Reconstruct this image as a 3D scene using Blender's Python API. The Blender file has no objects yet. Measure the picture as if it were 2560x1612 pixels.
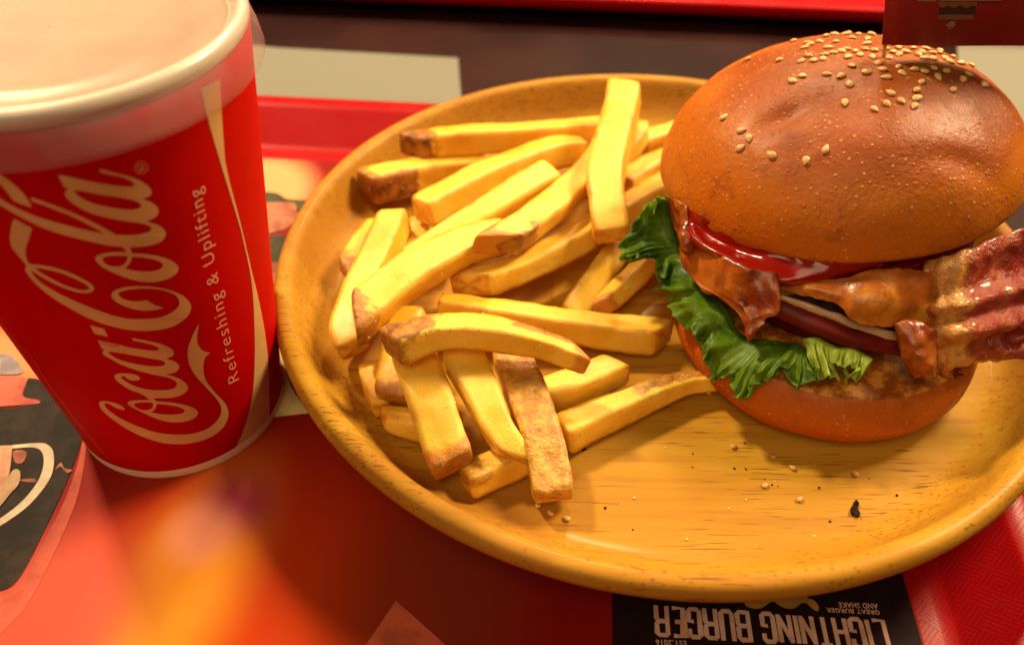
import bpy, bmesh, math, random
import numpy as np
from mathutils import Vector, Matrix, noise
from mathutils.bvhtree import BVHTree
from mathutils.geometry import tessellate_polygon
random.seed(7)
S = bpy.context.scene
C = S.collection
R = math.radians
# ------------------------------------------------------------------ camera
F, PITCH, ROLL, CH = 2184.49, 42.8126, 0.7379, 0.204049     # focal length in photo pixels, pitch, roll, height (m)
_th, _r = R(PITCH), R(ROLL)
FWD = np.array([0, math.cos(_th), -math.sin(_th)]); _rt = np.array([1., 0, 0]); _up = np.cross(_rt, FWD)
RT = math.cos(_r)*_rt + math.sin(_r)*_up; UP = -math.sin(_r)*_rt + math.cos(_r)*_up
CAM = np.array([0, 0, CH])
cd = bpy.data.cameras.new('camera'); cam = bpy.data.objects.new('camera', cd); C.objects.link(cam)
cd.sensor_width = 36; cd.lens = F/2560*36; cd.clip_start = .01; cd.clip_end = 20
M = Matrix((RT, UP, -FWD)).transposed().to_4x4(); M.translation = Vector(CAM); cam.matrix_world = M
cd.dof.use_dof = True; cd.dof.focus_distance = .232; cd.dof.aperture_fstop = 9.5
S.camera = cam
S.view_settings.view_transform = 'Standard'; S.view_settings.look = 'None'; S.view_settings.gamma = 1
S.view_settings.exposure = 0.36
# ------------------------------------------------------------------ light: warm lamps of the restaurant
w = bpy.data.worlds.new('World'); S.world = w; w.use_nodes = True
w.node_tree.nodes['Background'].inputs[0].default_value = (1.0, .66, .36, 1)
w.node_tree.nodes['Background'].inputs[1].default_value = .05
def lamp(name, loc, target, size, power, col, sy=None):
    d = bpy.data.lights.new(name, 'AREA'); d.size = size; d.energy = power; d.color = col
    if sy: d.shape = 'RECTANGLE'; d.size_y = sy
    o = bpy.data.objects.new(name, d); C.objects.link(o); o.location = loc
    o.rotation_euler = (Vector(target)-Vector(loc)).to_track_quat('-Z', 'Y').to_euler(); return o
WARM = (1, .80, .46)
lamp('ceiling_lamp', (-.62, .82, 1.05), (.03, .2, 0), .13, 18, WARM)
lamp('ceiling_lamp', (.22, 1.30, 1.05), (.05, .22, 0), .16, 9, WARM)
lamp('ceiling_lamp', (.80, .70, .95), (.05, .2, 0), .36, 23, WARM)
lamp('ceiling_lamp', (-.30, -.60, 1.15), (.0, .22, 0), .80, 6.5, WARM)
# ------------------------------------------------------------------ helpers
def ray(px, py):
    d = FWD + RT*(px-1280)/F - UP*(py-806)/F
    return d/np.linalg.norm(d)
def G(px, py, z):                      # the point of the place at height z that photo pixel (px, py) looks at
    d = ray(px, py); return CAM + d*((z-CH)/d[2])
def tag(o, label=None, cat=None, group=None, kind=None):
    if label: o['label'] = label
    if cat: o['category'] = cat
    if group: o['group'] = group
    if kind: o['kind'] = kind
    return o
def empty(name, loc, label, cat, group=None):
    o = bpy.data.objects.new(name, None); C.objects.link(o); o.location = Vector(loc); o.empty_display_size = .01
    return tag(o, label, cat, group)
def mesh(name, V, Fc, mat, parent=None, smooth=True, attrs=None, uv=None):
    me = bpy.data.meshes.new(name)
    off = Vector((0, 0, 0)); q_ = parent
    while q_: off = off+q_.matrix_basis.translation; q_ = q_.parent
    me.from_pydata([tuple(Vector(v)-off) for v in V], [], [tuple(int(i) for i in f) for f in Fc]); me.update()
    if smooth: me.polygons.foreach_set('use_smooth', [True]*len(me.polygons))
    for k, a in (attrs or {}).items():
        at = me.attributes.new(k, 'FLOAT', 'POINT'); at.data.foreach_set('value', np.asarray(a, dtype=np.float32))
    if uv is not None:
        l = me.uv_layers.new(name='UVMap')
        for lo in me.loops: l.data[lo.index].uv = uv[lo.vertex_index]
    me.materials.append(mat)
    o = bpy.data.objects.new(name, me); C.objects.link(o)
    if parent: o.parent = parent
    return o
def fixn(o):
    bm = bmesh.new(); bm.from_mesh(o.data); bmesh.ops.recalc_face_normals(bm, faces=bm.faces); bm.to_mesh(o.data); bm.free(); return o
def cr(pts, n, closed=False):          # Catmull-Rom through points, n samples a span
    P = [np.array(p, float) for p in pts]; out = []; m = len(P)
    for i in range(m if closed else m-1):
        p0 = P[(i-1) % m] if closed or i > 0 else 2*P[0]-P[1]
        p1 = P[i]; p2 = P[(i+1) % m]
        p3 = P[(i+2) % m] if closed or i+2 < m else 2*P[-1]-P[-2]
        for k in range(n):
            t = k/n; out.append(.5*((2*p1)+(-p0+p2)*t+(2*p0-5*p1+4*p2-p3)*t*t+(-p0+3*p1-3*p2+p3)*t**3))
    if not closed: out.append(P[-1])
    return out
def outline(pts, n=4):                 # closed outline; a third item marks a sharp corner
    m = len(pts); sh = [i for i in range(m) if len(pts[i]) > 2]
    P = [p[:2] for p in pts]
    if not sh: return cr(P, n, True)
    out = []
    for a, b in zip(sh, sh[1:]+[sh[0]+m]):
        seg = [P[i % m] for i in range(a, b+1)]
        out += (cr(seg, n) if len(seg) > 2 else [np.array(p, float) for p in seg])[:-1]
    return out
def poly2d(loops, maxlen):             # triangulate outlines (first outer, rest holes) and refine
    flat = [p for l in loops for p in l]
    tris = tessellate_polygon([[Vector((p[0], p[1], 0)) for p in l] for l in loops])
    bm = bmesh.new(); vs = [bm.verts.new((p[0], p[1], 0)) for p in flat]
    for t in tris:
        try: bm.faces.new([vs[i] for i in t])
        except ValueError: pass
    for _ in range(7):
        e = [e for e in bm.edges if e.calc_length() > maxlen]
        if not e: break
        bmesh.ops.subdivide_edges(bm, edges=e, cuts=1)
    bmesh.ops.triangulate(bm, faces=bm.faces)
    bm.verts.index_update()
    V = [tuple(v.co) for v in bm.verts]; Fc = [[v.index for v in f.verts] for f in bm.faces]; bm.free()
    return V, Fc
def ribbon(pts, wd):                   # polyline with width -> outline
    P = [np.array(p, float) for p in pts]; L = []; Rr = []
    for i, p in enumerate(P):
        a = P[max(i-1, 0)]; b = P[min(i+1, len(P)-1)]; t = (b-a)/max(np.linalg.norm(b-a), 1e-9)
        n = np.array([-t[1], t[0]]); ww = (wd[i] if hasattr(wd, '__len__') else wd)/2
        if 0 < i < len(P)-1:
            t1 = (p-a)/np.linalg.norm(p-a); ww /= max(.5, abs(n@np.array([-t1[1], t1[0]])))
        L.append(p+n*ww); Rr.append(p-n*ww)
    return L+Rr[::-1]
class MB:
    def __init__(s): s.V = []; s.F = []
    def add(s, V, Fc):
        k = len(s.V); s.V += [tuple(v) for v in V]; s.F += [[i+k for i in f] for f in Fc]
def lathe(prof, seg, cx=0, cy=0, wob=0, seed=0, close_ends=True):
    V = []; Fc = []
    for j, (r, z) in enumerate(prof):
        for i in range(seg):
            a = 2*math.pi*i/seg
            rr = r*(1+wob*noise.noise((math.cos(a)*1.3+seed, math.sin(a)*1.3, z*20)))
            V.append((cx+rr*math.cos(a), cy+rr*math.sin(a), z))
    for j in range(len(prof)-1):
        for i in range(seg):
            Fc.append([j*seg+i, j*seg+(i+1) % seg, (j+1)*seg+(i+1) % seg, (j+1)*seg+i])
    if close_ends:
        for j, zc in ((0, prof[0][1]), (len(prof)-1, prof[-1][1])):
            V.append((cx, cy, zc)); c = len(V)-1
            for i in range(seg): Fc.append([j*seg+i, j*seg+(i+1) % seg, c])
    return V, Fc
# ------------------------------------------------------------------ materials
class NT:
    def __init__(s, name, **kw):
        s.m = bpy.data.materials.new(name); s.m.use_nodes = True; s.t = s.m.node_tree; s.n = s.t.nodes
        s.b = s.n['Principled BSDF']; s.out = s.n['Material Output']; s.set(**kw)
    def set(s, **kw):
        mp = dict(rough='Roughness', spec='Specular IOR Level', coat='Coat Weight', coat_rough='Coat Roughness', sss='Subsurface Weight',
                  sss_scale='Subsurface Scale', metal='Metallic', trans='Transmission Weight', alpha='Alpha', sheen='Sheen Weight')
        for k, v in kw.items():
            if k == 'col': s.b.inputs['Base Color'].default_value = (*v, 1)
            elif k == 'sss_rad': s.b.inputs['Subsurface Radius'].default_value = v
            else: s.b.inputs[mp[k]].default_value = v
    def node(s, t, **kw):
        n = s.n.new(t)
        for k, v in kw.items(): setattr(n, k, v)
        return n
    def link(s, a, b): s.t.links.new(a, b)
    def coord(s, scale=(1, 1, 1), rot=(0, 0, 0), loc=(0, 0, 0), which='Object'):
        tc = s.node('ShaderNodeTexCoord'); mp = s.node('ShaderNodeMapping')
        mp.inputs['Scale'].default_value = scale; mp.inputs['Rotation'].default_value = rot; mp.inputs['Location'].default_value = loc
        s.link(tc.outputs[which], mp.inputs[0]); return mp.outputs[0]
    def noise(s, vec, scale, detail=4, rough=.5, dist=0):
        n = s.node('ShaderNodeTexNoise'); n.inputs['Scale'].default_value = scale; n.inputs['Detail'].default_value = detail
        n.inputs['Roughness'].default_value = rough; n.inputs['Distortion'].default_value = dist
        s.link(vec, n.inputs['Vector']); return n.outputs[0]
    def vor(s, vec, scale, feature='F1'):
        n = s.node('ShaderNodeTexVoronoi', feature=feature); n.inputs['Scale'].default_value = scale; s.link(vec, n.inputs['Vector'])
        return n.outputs[0]
    def mr(s, v, a, b, c=0, d=1, smooth=True):
        n = s.node('ShaderNodeMapRange'); n.interpolation_type = 'SMOOTHSTEP' if smooth else 'LINEAR'
        s.link(v, n.inputs[0])
        for i, x in enumerate((a, b, c, d)): n.inputs[i+1].default_value = x
        return n.outputs[0]
    def math(s, op, a, b=None):
        n = s.node('ShaderNodeMath', operation=op)
        for i, x in enumerate((a, b)):
            if x is None: continue
            if hasattr(x, 'links'): s.link(x, n.inputs[i])
            else: n.inputs[i].default_value = x
        return n.outputs[0]
    def mix(s, f, a, b, mode='MIX'):
        n = s.node('ShaderNodeMix', data_type='RGBA', blend_type=mode)
        for sock, x in ((n.inputs[0], f), (n.inputs[6], a), (n.inputs[7], b)):
            if hasattr(x, 'links'): s.link(x, sock)
            elif isinstance(x, (int, float)): sock.default_value = x
            else: sock.default_value = (*x, 1)
        return n.outputs[2]
    def attr(s, name):
        n = s.node('ShaderNodeAttribute', attribute_name=name); return n.outputs['Fac']
    def col(s, c): s.link(c, s.b.inputs['Base Color'])
    def bump(s, h, dist, strength=1, prev=None):
        n = s.node('ShaderNodeBump'); n.inputs['Distance'].default_value = dist; n.inputs['Strength'].default_value = strength
        s.link(h, n.inputs['Height'])
        if prev: s.link(prev, n.inputs['Normal'])
        s.link(n.outputs[0], s.b.inputs['Normal']); return n.outputs[0]
def plain(name, col, **kw):
    kw.setdefault('rough', .5); return NT(name, col=col, **kw).m

# wood of the plate: one solid 3D grain that runs along x
m = NT('plate_wood', rough=.55, spec=.12, coat=.05, coat_rough=.12)
v = m.coord((14, 330, 330), (0, 0, R(2)))
g1 = m.noise(v, 1, 3, .6)
vl = m.coord((5, 38, 38), (0, 0, R(2))); g2 = m.noise(vl, 1, 3, .55, .6)
vp = m.coord((60, 1700, 1700), (0, 0, R(2))); pores = m.noise(vp, 1, 2, .5)
vm = m.coord((20, 20, 20)); patch_ = m.noise(vm, 1, 2)
spx = m.node('ShaderNodeSeparateXYZ'); m.link(m.coord((1, 1, 1), (0, 0, R(2))), spx.inputs[0])
cid = m.math('ADD', m.math('FLOOR', m.math('DIVIDE', spx.outputs[1], .036)), m.math('MULTIPLY', m.math('FLOOR', m.math('DIVIDE', m.math('ADD', spx.outputs[0], .134), .14)), 7.3))
wn = m.node('ShaderNodeTexWhiteNoise', noise_dimensions='1D'); m.link(cid, wn.inputs['W'])
c1 = m.mix(m.mr(g2, .3, .7), (.55, .292, .026), (.40, .178, .010))
c1 = m.mix(m.math('MULTIPLY', wn.outputs[0], .8), c1, (.36, .14, .016))
c2 = m.mix(m.mr(g1, .45, .8, 0, .5), c1, (.27, .09, .008))
pm = m.math('MULTIPLY', m.mr(pores, .60, .67), m.mr(patch_, .38, .55))
c3 = m.mix(m.math('MULTIPLY', pm, .75), c2, (.13, .035, .005))
rr0 = m.coord(loc=(-.046798, -.223176, 0)); ln0 = m.node('ShaderNodeVectorMath', operation='LENGTH')
fl_ = m.node('ShaderNodeVectorMath', operation='MULTIPLY'); m.link(rr0, fl_.inputs[0]); fl_.inputs[1].default_value = (1, 1, 0); m.link(fl_.outputs[0], ln0.inputs[0])
vd = m.coord((420, 620, 620)); dots = m.mr(m.vor(vd, 1), .30, .16)
dm_ = m.math('MULTIPLY', m.math('MULTIPLY', dots, m.mr(ln0.outputs['Value'], .098, .108)), m.mr(m.noise(m.coord(), 90, 2), .42, .6))
c3 = m.mix(m.math('MULTIPLY', dm_, .7), c3, (.22, .06, .008))
m.col(c3); m.bump(g1, .00012, .5)
WOOD = m.m
# red plastic with basket-weave emboss on the floor of the tray
def tray_mat(name, emboss):
    m = NT(name, col=(.46, .002, .004), rough=.4, spec=.12, coat=.04, coat_rough=.2)
    v = m.coord(which='Object'); nz = m.noise(v, 60, 3)
    m.link(m.mr(nz, .3, .7, .34, .48), m.b.inputs['Roughness'])
    if emboss:
        v = m.coord((1/.0055,)*3, (0, 0, R(45))); sp = m.node('ShaderNodeSeparateXYZ'); m.link(v, sp.inputs[0])
        ck = m.node('ShaderNodeTexChecker'); ck.inputs['Scale'].default_value = 1; ck.inputs[1].default_value = (1, 1, 1, 1); ck.inputs[2].default_value = (0, 0, 0, 1)
        m.link(v, ck.inputs[0])
        wob = m.math('MULTIPLY', m.noise(m.coord(), 900, 1), 1.2)
        sx = m.math('SINE', m.math('ADD', m.math('MULTIPLY', sp.outputs[0], 6.28*5), wob))
        sy = m.math('SINE', m.math('ADD', m.math('MULTIPLY', sp.outputs[1], 6.28*5), wob))
        a = m.math('MULTIPLY', sx, ck.outputs[1]); b = m.math('MULTIPLY', sy, m.math('SUBTRACT', 1, ck.outputs[1]))
        h = m.mr(m.math('ADD', a, b), .55, .95)
        m.bump(h, .00015, .8)
        m.col(m.mix(m.math('MULTIPLY', h, .3), (.34, .0015, .003), (.44, .018, .018)))
    return m.m
TRAY = tray_mat('tray_plastic', True); TRAY2 = tray_mat('tray_plastic_plain', False)
m = NT('table_laminate', rough=.35, spec=.15)
v = m.coord(); n1 = m.noise(v, 9, 4); m.col(m.mix(m.mr(n1, .35, .65), (.016, .004, .004), (.034, .010, .009)))
TABLE = m.m
m = NT('cup_red', rough=.55, spec=.03); v = m.coord((1, 1, 1)); n1 = m.noise(v, 40, 3)
m.col(m.mix(m.mr(n1, .35, .65), (.50, .001, .001), (.45, .001, .001))); m.bump(m.noise(v, 700, 2), .00006, .5)
CUPRED = m.m
m = NT('cup_print_cream', rough=.5, spec=.3); v = m.coord(); m.col(m.mix(m.mr(m.noise(v, 90, 3), .35, .65), (.66, .37, .15), (.60, .33, .125)))
CREAM = m.m
PAPER = plain('cup_paper', (.78, .52, .36), rough=.6)
# translucent lid plastic
m = NT('lid_plastic', col=(.60, .42, .40), rough=.35, spec=.5)
tr = m.node('ShaderNodeBsdfTransparent'); tr.inputs[0].default_value = (1, .93, .9, 1)
tl = m.node('ShaderNodeBsdfTranslucent'); tl.inputs[0].default_value = (.6, .45, .42, 1)
mx = m.node('ShaderNodeMixShader'); mx.inputs[0].default_value = .25; m.link(m.b.outputs[0], mx.inputs[1]); m.link(tl.outputs[0], mx.inputs[2])
mx2 = m.node('ShaderNodeMixShader'); m.link(mx.outputs[0], mx2.inputs[1]); m.link(tr.outputs[0], mx2.inputs[2])
nn = m.noise(m.coord((60, 60, 60)), 1, 2); m.link(m.mr(nn, .35, .65, .64, .8), mx2.inputs[0])
m.link(mx2.outputs[0], m.out.inputs[0]); LID = m.m
m = NT('lid_top_plastic', rough=.4, spec=.4, sss=.2, sss_scale=.004); v = m.coord()
n1 = m.noise(v, 45, 3); m.col(m.mix(m.mr(n1, .4, .68), (.36, .245, .175), (.33, .20, .14))); LIDTOP = m.m
LIDRIM = plain('lid_bead_plastic', (.60, .49, .40), rough=.3, coat=.2, sss=.2, sss_scale=.003)
# fries: 'brown' = skin / fried ends, intrinsic to each fry
m = NT('fried_potato', rough=.36, spec=.5, sss=.16, sss_scale=.004, sss_rad=(1, .6, .12), coat=.12, coat_rough=.3)
v = m.coord(); br = m.attr('brown'); sk = m.attr('skin'); n1 = m.noise(v, 260, 5, .6); n2 = m.noise(v, 1600, 3, .7)
n3 = m.noise(v, 90, 3)
bb = m.math('ADD', br, m.math('MULTIPLY', m.math('SUBTRACT', n1, .5), .9))
c = m.mix(m.mr(n3, .35, .7), (.88, .53, .060), (.78, .40, .020))
c = m.mix(m.mr(bb, .30, .95, 0, .9), c, (.56, .18, .015))
sf = m.math('ADD', sk, m.math('MULTIPLY', m.math('SUBTRACT', n1, .5), 1.5))
skc = m.mix(m.mr(n1, .35, .65), (.44, .165, .012), (.66, .34, .045))
skc = m.mix(m.mr(n3, .55, .75, 0, .8), skc, (.26, .06, .008))
dk = m.attr('dark'); skd = m.mix(m.mr(n1, .3, .62), (.13, .030, .004), (.46, .165, .018))
skc = m.mix(dk, skc, skd)
c = m.mix(m.mr(sf, .4, .7), c, skc)
sp_ = m.vor(v, 260); c = m.mix(m.math('MULTIPLY', m.mr(sp_, .10, .055), .6), c, (.25, .08, .02))
m.col(c); b1 = m.bump(n2, .0003, .7); m.bump(m.math('MULTIPLY', n1, m.math('ADD', sk, .15)), .0014, .9, b1)
FRY = m.m
# bun crust
def bun_mat(name, lo, mid, hi, zlo, zhi):
    m = NT(name, rough=.5, spec=.26, coat=.04, coat_rough=.3, sss=.06, sss_scale=.004)
    v = m.coord(); sp = m.node('ShaderNodeSeparateXYZ'); m.link(v, sp.inputs[0])
    n1 = m.noise(v, 28, 4, .55, .3); n2 = m.noise(v, 700, 4, .65); n3 = m.noise(v, 130, 4, .6, .4)
    h = m.math('ADD', sp.outputs[2], m.math('MULTIPLY', m.math('SUBTRACT', n1, .5), .03))
    c = m.mix(m.mr(h, zlo, (zlo+zhi)/2), lo, mid); c = m.mix(m.mr(h, (zlo+zhi)/2, zhi), c, hi)
    c = m.mix(m.mr(n3, .5, .72, 0, .45), c, tuple(x*.62 for x in mid))
    d = m.vor(v, 480); dots = m.mr(d, .27, .14)
    dm = m.math('MULTIPLY', dots, m.mr(m.noise(v, 200, 2), .44, .56))
    c = m.mix(m.math('MULTIPLY', dm, .5), c, (.70, .30, .09))
    c = m.mix(m.mr(n2, .55, .75, 0, .2), c, (.62, .22, .03))
    m.col(c); b1 = m.bump(n2, .0004, .7); b2 = m.bump(n3, .0006, .3, b1); m.bump(dots, .0002, .7, b2)
    m.link(m.mr(n3, .35, .7, .40, .6), m.b.inputs['Roughness'])
    return m
bm1 = bun_mat('bun_crust', (.50, .125, .004), (.29, .053, .003), (.20, .060, .018), 0.0612, 0.0863)
BUN = bm1.m
m = bun_mat('heel_crust', (.44, .085, .004), (.44, .090, .004), (.46, .105, .005), .0, .03)
cut = m.attr('cut'); v = m.coord(); base = m.b.inputs['Base Color'].links[0].from_socket
n5 = m.noise(v, 220, 5, .65)
crumb = m.mix(m.mr(n5, .4, .62), (.30, .065, .005), (.66, .25, .03))
m.col(m.mix(m.mr(m.math('ADD', cut, m.math('MULTIPLY', m.math('SUBTRACT', n5, .5), .9)), .35, .65), base, crumb))
HEEL = m.m
m = NT('sesame', rough=.4, spec=.4, sss=.15, sss_scale=.002); v = m.coord(which='Object')
oi = m.node('ShaderNodeObjectInfo'); m.col(m.mix(oi.outputs['Random'], (.66, .38, .15), (.54, .28, .09))); SEED = m.m
# lettuce
m = NT('lettuce', rough=.45, spec=.35, coat=.05, coat_rough=.2)
v = m.coord(); u = m.attr('rim'); n1 = m.noise(v, 120, 4, .6); vn = m.vor(v, 210, 'DISTANCE_TO_EDGE')
n4 = m.noise(v, 45, 2)
c = m.mix(m.mr(n4, .38, .64), (.05, .115, .002), (.18, .29, .006)); c = m.mix(m.mr(n1, .4, .7, 0, .6), c, (.035, .12, .006))
c = m.mix(m.mr(vn, .08, .0, 0, .35), c, (.25, .45, .05)); c = m.mix(m.mr(m.attr('pale'), 0, 1), c, (.42, .50, .06))
c = m.mix(m.mr(u, .9, 1.0, 0, .55), c, (.30, .50, .06))
m.col(c); m.bump(vn, .0005, .5)
tl = m.node('ShaderNodeBsdfTranslucent'); m.link(m.mix(1, c, (1.6, 1.6, .5), 'MULTIPLY'), tl.inputs[0])
mx = m.node('ShaderNodeMixShader'); mx.inputs[0].default_value = .45; m.link(m.b.outputs[0], mx.inputs[1]); m.link(tl.outputs[0], mx.inputs[2])
m.link(mx.outputs[0], m.out.inputs[0]); LETT = m.m
# bacon: UV x runs across the strip (fat and meat bands)
m = NT('bacon', rough=.34, spec=.5, coat=.3, coat_rough=.1, sss=.1, sss_scale=.003)
v = m.coord(which='UV'); vo = m.coord(); sp = m.node('ShaderNodeSeparateXYZ'); m.link(v, sp.inputs[0])
n1 = m.noise(vo, 130, 4, .6); n2 = m.noise(vo, 420, 5, .65)
x = m.math('ADD', sp.outputs[0], m.math('MULTIPLY', m.math('SUBTRACT', n1, .5), .35))
rp = m.node('ShaderNodeValToRGB'); m.link(x, rp.inputs[0]); e = rp.color_ramp.elements
e[0].position = 0; e[0].color = (.42, .09, .010, 1); e[1].position = .12; e[1].color = (.64, .27, .050, 1)
for p_, c_ in ((.36, (.66, .29, .055)), (.44, (.40, .055, .012)), (.62, (.34, .030, .012)), (.72, (.46, .10, .035)), (.80, (.30, .020, .010)), (.95, (.34, .030, .014))):
    q = e.new(p_); q.color = (*c_, 1)
c = m.mix(m.mr(n2, .45, .7, 0, .5), rp.outputs[0], (.28, .04, .008))
m.col(c); b1 = m.bump(n1, .0025, .6); m.bump(n2, .0016, .8, b1); BACON = m.m
m = NT('bacon_crisp', rough=.34, spec=.4, coat=.25, coat_rough=.12)
vo = m.coord(); n1 = m.noise(vo, 110, 4, .6); n2 = m.noise(vo, 400, 5, .65)
c = m.mix(m.mr(n1, .35, .65), (.18, .018, .002), (.42, .105, .009)); m.col(c); b1 = m.bump(n1, .0014, .5); m.bump(n2, .0006, .5, b1); CRISP = m.m
m = NT('melted_cheese', rough=.35, spec=.4, coat=.15, coat_rough=.2, sss=.1, sss_scale=.003)
vo = m.coord(); n1 = m.noise(vo, 80, 4, .6); n2 = m.noise(vo, 300, 4)
c = m.mix(m.mr(n1, .4, .62), (.34, .075, .005), (.60, .22, .018)); c = m.mix(m.mr(n2, .58, .75, 0, .6), c, (.25, .05, .008)); m.col(c); m.bump(n1, .002, .6); CHEESE = m.m
m = NT('ketchup', col=(.26, .005, .001), rough=.2, spec=.4, coat=.12, coat_rough=.1, sss=.1, sss_scale=.003); m.bump(m.noise(m.coord(), 120, 2), .001, .5); KET = m.m
m = NT('patty', rough=.5, spec=.4); n1 = m.noise(m.coord(), 300, 5, .7); m.col(m.mix(m.mr(n1, .35, .7), (.03, .010, .005), (.14, .05, .02))); m.bump(n1, .002, .8); PATTY = m.m
TOM = plain('tomato_skin', (.13, .003, .0015), rough=.5, spec=.25)
ONION = plain('onion_flesh', (.50, .30, .17), rough=.35, coat=.2, sss=.2, sss_scale=.002)

# ------------------------------------------------------------------ table, trays, paper
YAW = R(-4.0)
CY, SY = math.cos(YAW), math.sin(YAW)
def rot(x, y, ox=0, oy=0): return (ox+x*CY-y*SY, oy+x*SY+y*CY)
TZ = -.006
me = mesh('table_top', [(-1.3, -.7, TZ), (1.3, -.7, TZ), (1.3, 1.5, TZ), (-1.3, 1.5, TZ), (-1.3, -.7, TZ-.04), (1.3, -.7, TZ-.04), (1.3, 1.5, TZ-.04), (-1.3, 1.5, TZ-.04)],
          [[0, 1, 2, 3], [7, 6, 5, 4], [0, 4, 5, 1], [1, 5, 6, 2], [2, 6, 7, 3], [3, 7, 4, 0]], TABLE, smooth=False)
tag(me, kind='structure')
def rrect(x0, x1, y0, y1, r, d, z, n=8):
    P = []
    for cx, cy, a0 in ((x1-r, y1-r, 0), (x0+r, y1-r, 90), (x0+r, y0+r, 180), (x1-r, y0+r, 270)):
        for k in range(n+1):
            a = R(a0+90*k/n); P.append((cx+(r+d)*math.cos(a), cy+(r+d)*math.sin(a), z))
    return P
def tray(name, label, x0, x1, y0, y1, ox, oy, mat, zf=-.0012):
    prof = [(-.004, zf), (-.0006, zf+.0002), (.0006, zf+.0008), (.0018, zf+.0017), (.0155, .0086), (.0164, .0093), (.0174, .0097), (.0235, .0100), (.0249, .0095), (.0254, .0082), (.0250, .0030),
            (.0238, .0030), (.0234, .0070), (.0180, .0070), (.0050, -.0006), (.002, zf-.0025), (-.004, zf-.0028)]
    V = []; Fc = []
    for d, z in prof:
        V += [(*rot(x, y, ox, oy), zz) for x, y, zz in rrect(x0, x1, y0, y1, .022, d, z)]
    n = len(V)//len(prof)
    for j in range(len(prof)-1):
        for i in range(n): Fc.append([j*n+i, j*n+(i+1) % n, (j+1)*n+(i+1) % n, (j+1)*n+i])
    Fc.append(list(range(n))); Fc.append(list(range((len(prof)-1)*n, len(prof)*n))[::-1])
    o = mesh(name, V, Fc, mat)
    o.data.polygons[len(Fc)-2].use_smooth = False
    return tag(fixn(o), label, 'tray')
# the near tray's local frame hangs on the photographed back wall
b0 = G(642, 358, 0)
tray('serving_tray', 'red plastic tray in front, carrying the cup and the wooden plate', -.20, .1375-b0[0]-.0095, -.30, 0, b0[0], b0[1], TRAY)
f0 = G(1600, 0, .010)
tray('serving_tray', 'blurred red plastic tray at the far side of the table', -.36, .26, .0254, .30, f0[0], f0[1], TRAY2)
# pale paper sheets on the table behind the near tray
m = NT('napkin_paper', col=(.17, .15, .115), rough=.8); m.bump(m.noise(m.coord(), 40, 2), .001, .4); NAP = m.m
def sheet(name, corners, z, mat, label, cat, th=.0004):
    V = [(*c[:2], z) for c in corners]+[(*c[:2], z-th) for c in corners]; n = len(corners)
    Fc = [list(range(n)), list(range(2*n-1, n-1, -1))]+[[i, (i+1) % n, n+(i+1) % n, n+i][::-1] for i in range(n)]
    return tag(fixn(mesh(name, V, Fc, mat, smooth=False)), label, cat)
sheet('paper_napkin', [G(540, 108, TZ), G(690, 124, TZ), G(1145, 150, TZ), G(1160, 330, TZ), G(520, 300, TZ)], TZ+.001, NAP, 'pale beige paper napkin on the dark table between cup and plate', 'napkin')
sheet('paper_napkin', [G(2390, 60, TZ), G(2720, 70, TZ), G(2800, 400, TZ), G(2400, 380, TZ)], TZ+.001, NAP, 'pale beige paper napkin on the dark table behind the bun', 'napkin')

# placemat: soft colour blobs over a red ground
m = NT('placemat_colours', rough=.6, spec=.1)
v = m.coord()
def blob(prev, px, py, rx, ry, col, hard=.0, strength=1, rotz=0):
    p = G(px, py, 0); kx = 1/rx; ky = 1/ry
    a = m.node('ShaderNodeVectorMath', operation='SUBTRACT'); m.link(v, a.inputs[0]); a.inputs[1].default_value = (p[0], p[1], 0)
    mp = m.node('ShaderNodeMapping'); mp.vector_type = 'TEXTURE'; mp.inputs['Rotation'].default_value = (0, 0, R(rotz)); mp.inputs['Scale'].default_value = (rx, ry, 1)
    m.link(a.outputs[0], mp.inputs[0])
    ln = m.node('ShaderNodeVectorMath', operation='LENGTH'); m.link(mp.outputs[0], ln.inputs[0])
    return m.mix(m.mr(ln.outputs['Value'], 1, hard, 0, strength), prev, col)
c = m.mix(m.mr(m.noise(v, 12, 2), .3, .7), (.26, .006, .003), (.20, .004, .003))
c = blob(c, 640, 1540, .060, .075, (.50, .040, .004), .1)
c = blob(c, 300, 1480, .042, .045, (.50, .055, .012), .1, .9)
c = blob(c, 390, 1560, .026, .070, (.72, .27, .022), .1, 1, -14)
c = blob(c, 470, 1400, .018, .022, (.62, .20, .016), .1, .9, -20)
c = blob(c, 590, 1262, .017, .017, (.30, .008, .08), .0, .85)
c = blob(c, 500, 1330, .014, .015, (.66, .22, .14), .2, .85)
c = blob(c, 110, 1560, .034, .040, (.46, .065, .04), .35, .9)
c = blob(c, 1080, 1480, .035, .045, (.20, .025, .006), .25, .7)
c = blob(c, 640, 480, .03, .035, (.95, .30, .13), .5)
c = blob(c, 30, 900, .05, .022, (.90, .20, .08), .4)
m.col(c); m.bump(m.noise(v, 1500, 2), .00004, .4)
MAT = m.m
lft, rgt, top_, bot_ = -.255, G(2261, 1433, 0)[0], .3137, .03
mr0 = G(2261, 1433, 0); mr1 = G(2311, 1609, 0); dr = (mr0-mr1)/np.linalg.norm(mr0-mr1); dx = np.array([dr[1], -dr[0], 0])
tr_ = mr0+dr*(.182); br_ = mr0-dr*.10
pm_ = tag(fixn(mesh('placemat', [(*c_[:2], z_) for z_ in (0, -.0003) for c_ in (tr_, tr_-dx*.37, br_-dx*.37, br_)],
     [[0, 1, 2, 3], [4, 7, 6, 5], [0, 4, 5, 1], [1, 5, 6, 2], [2, 6, 7, 3], [3, 7, 4, 0]], MAT, smooth=False)), 'printed red and black paper placemat lying on the front tray', 'placemat')
PRB = {}
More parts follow.
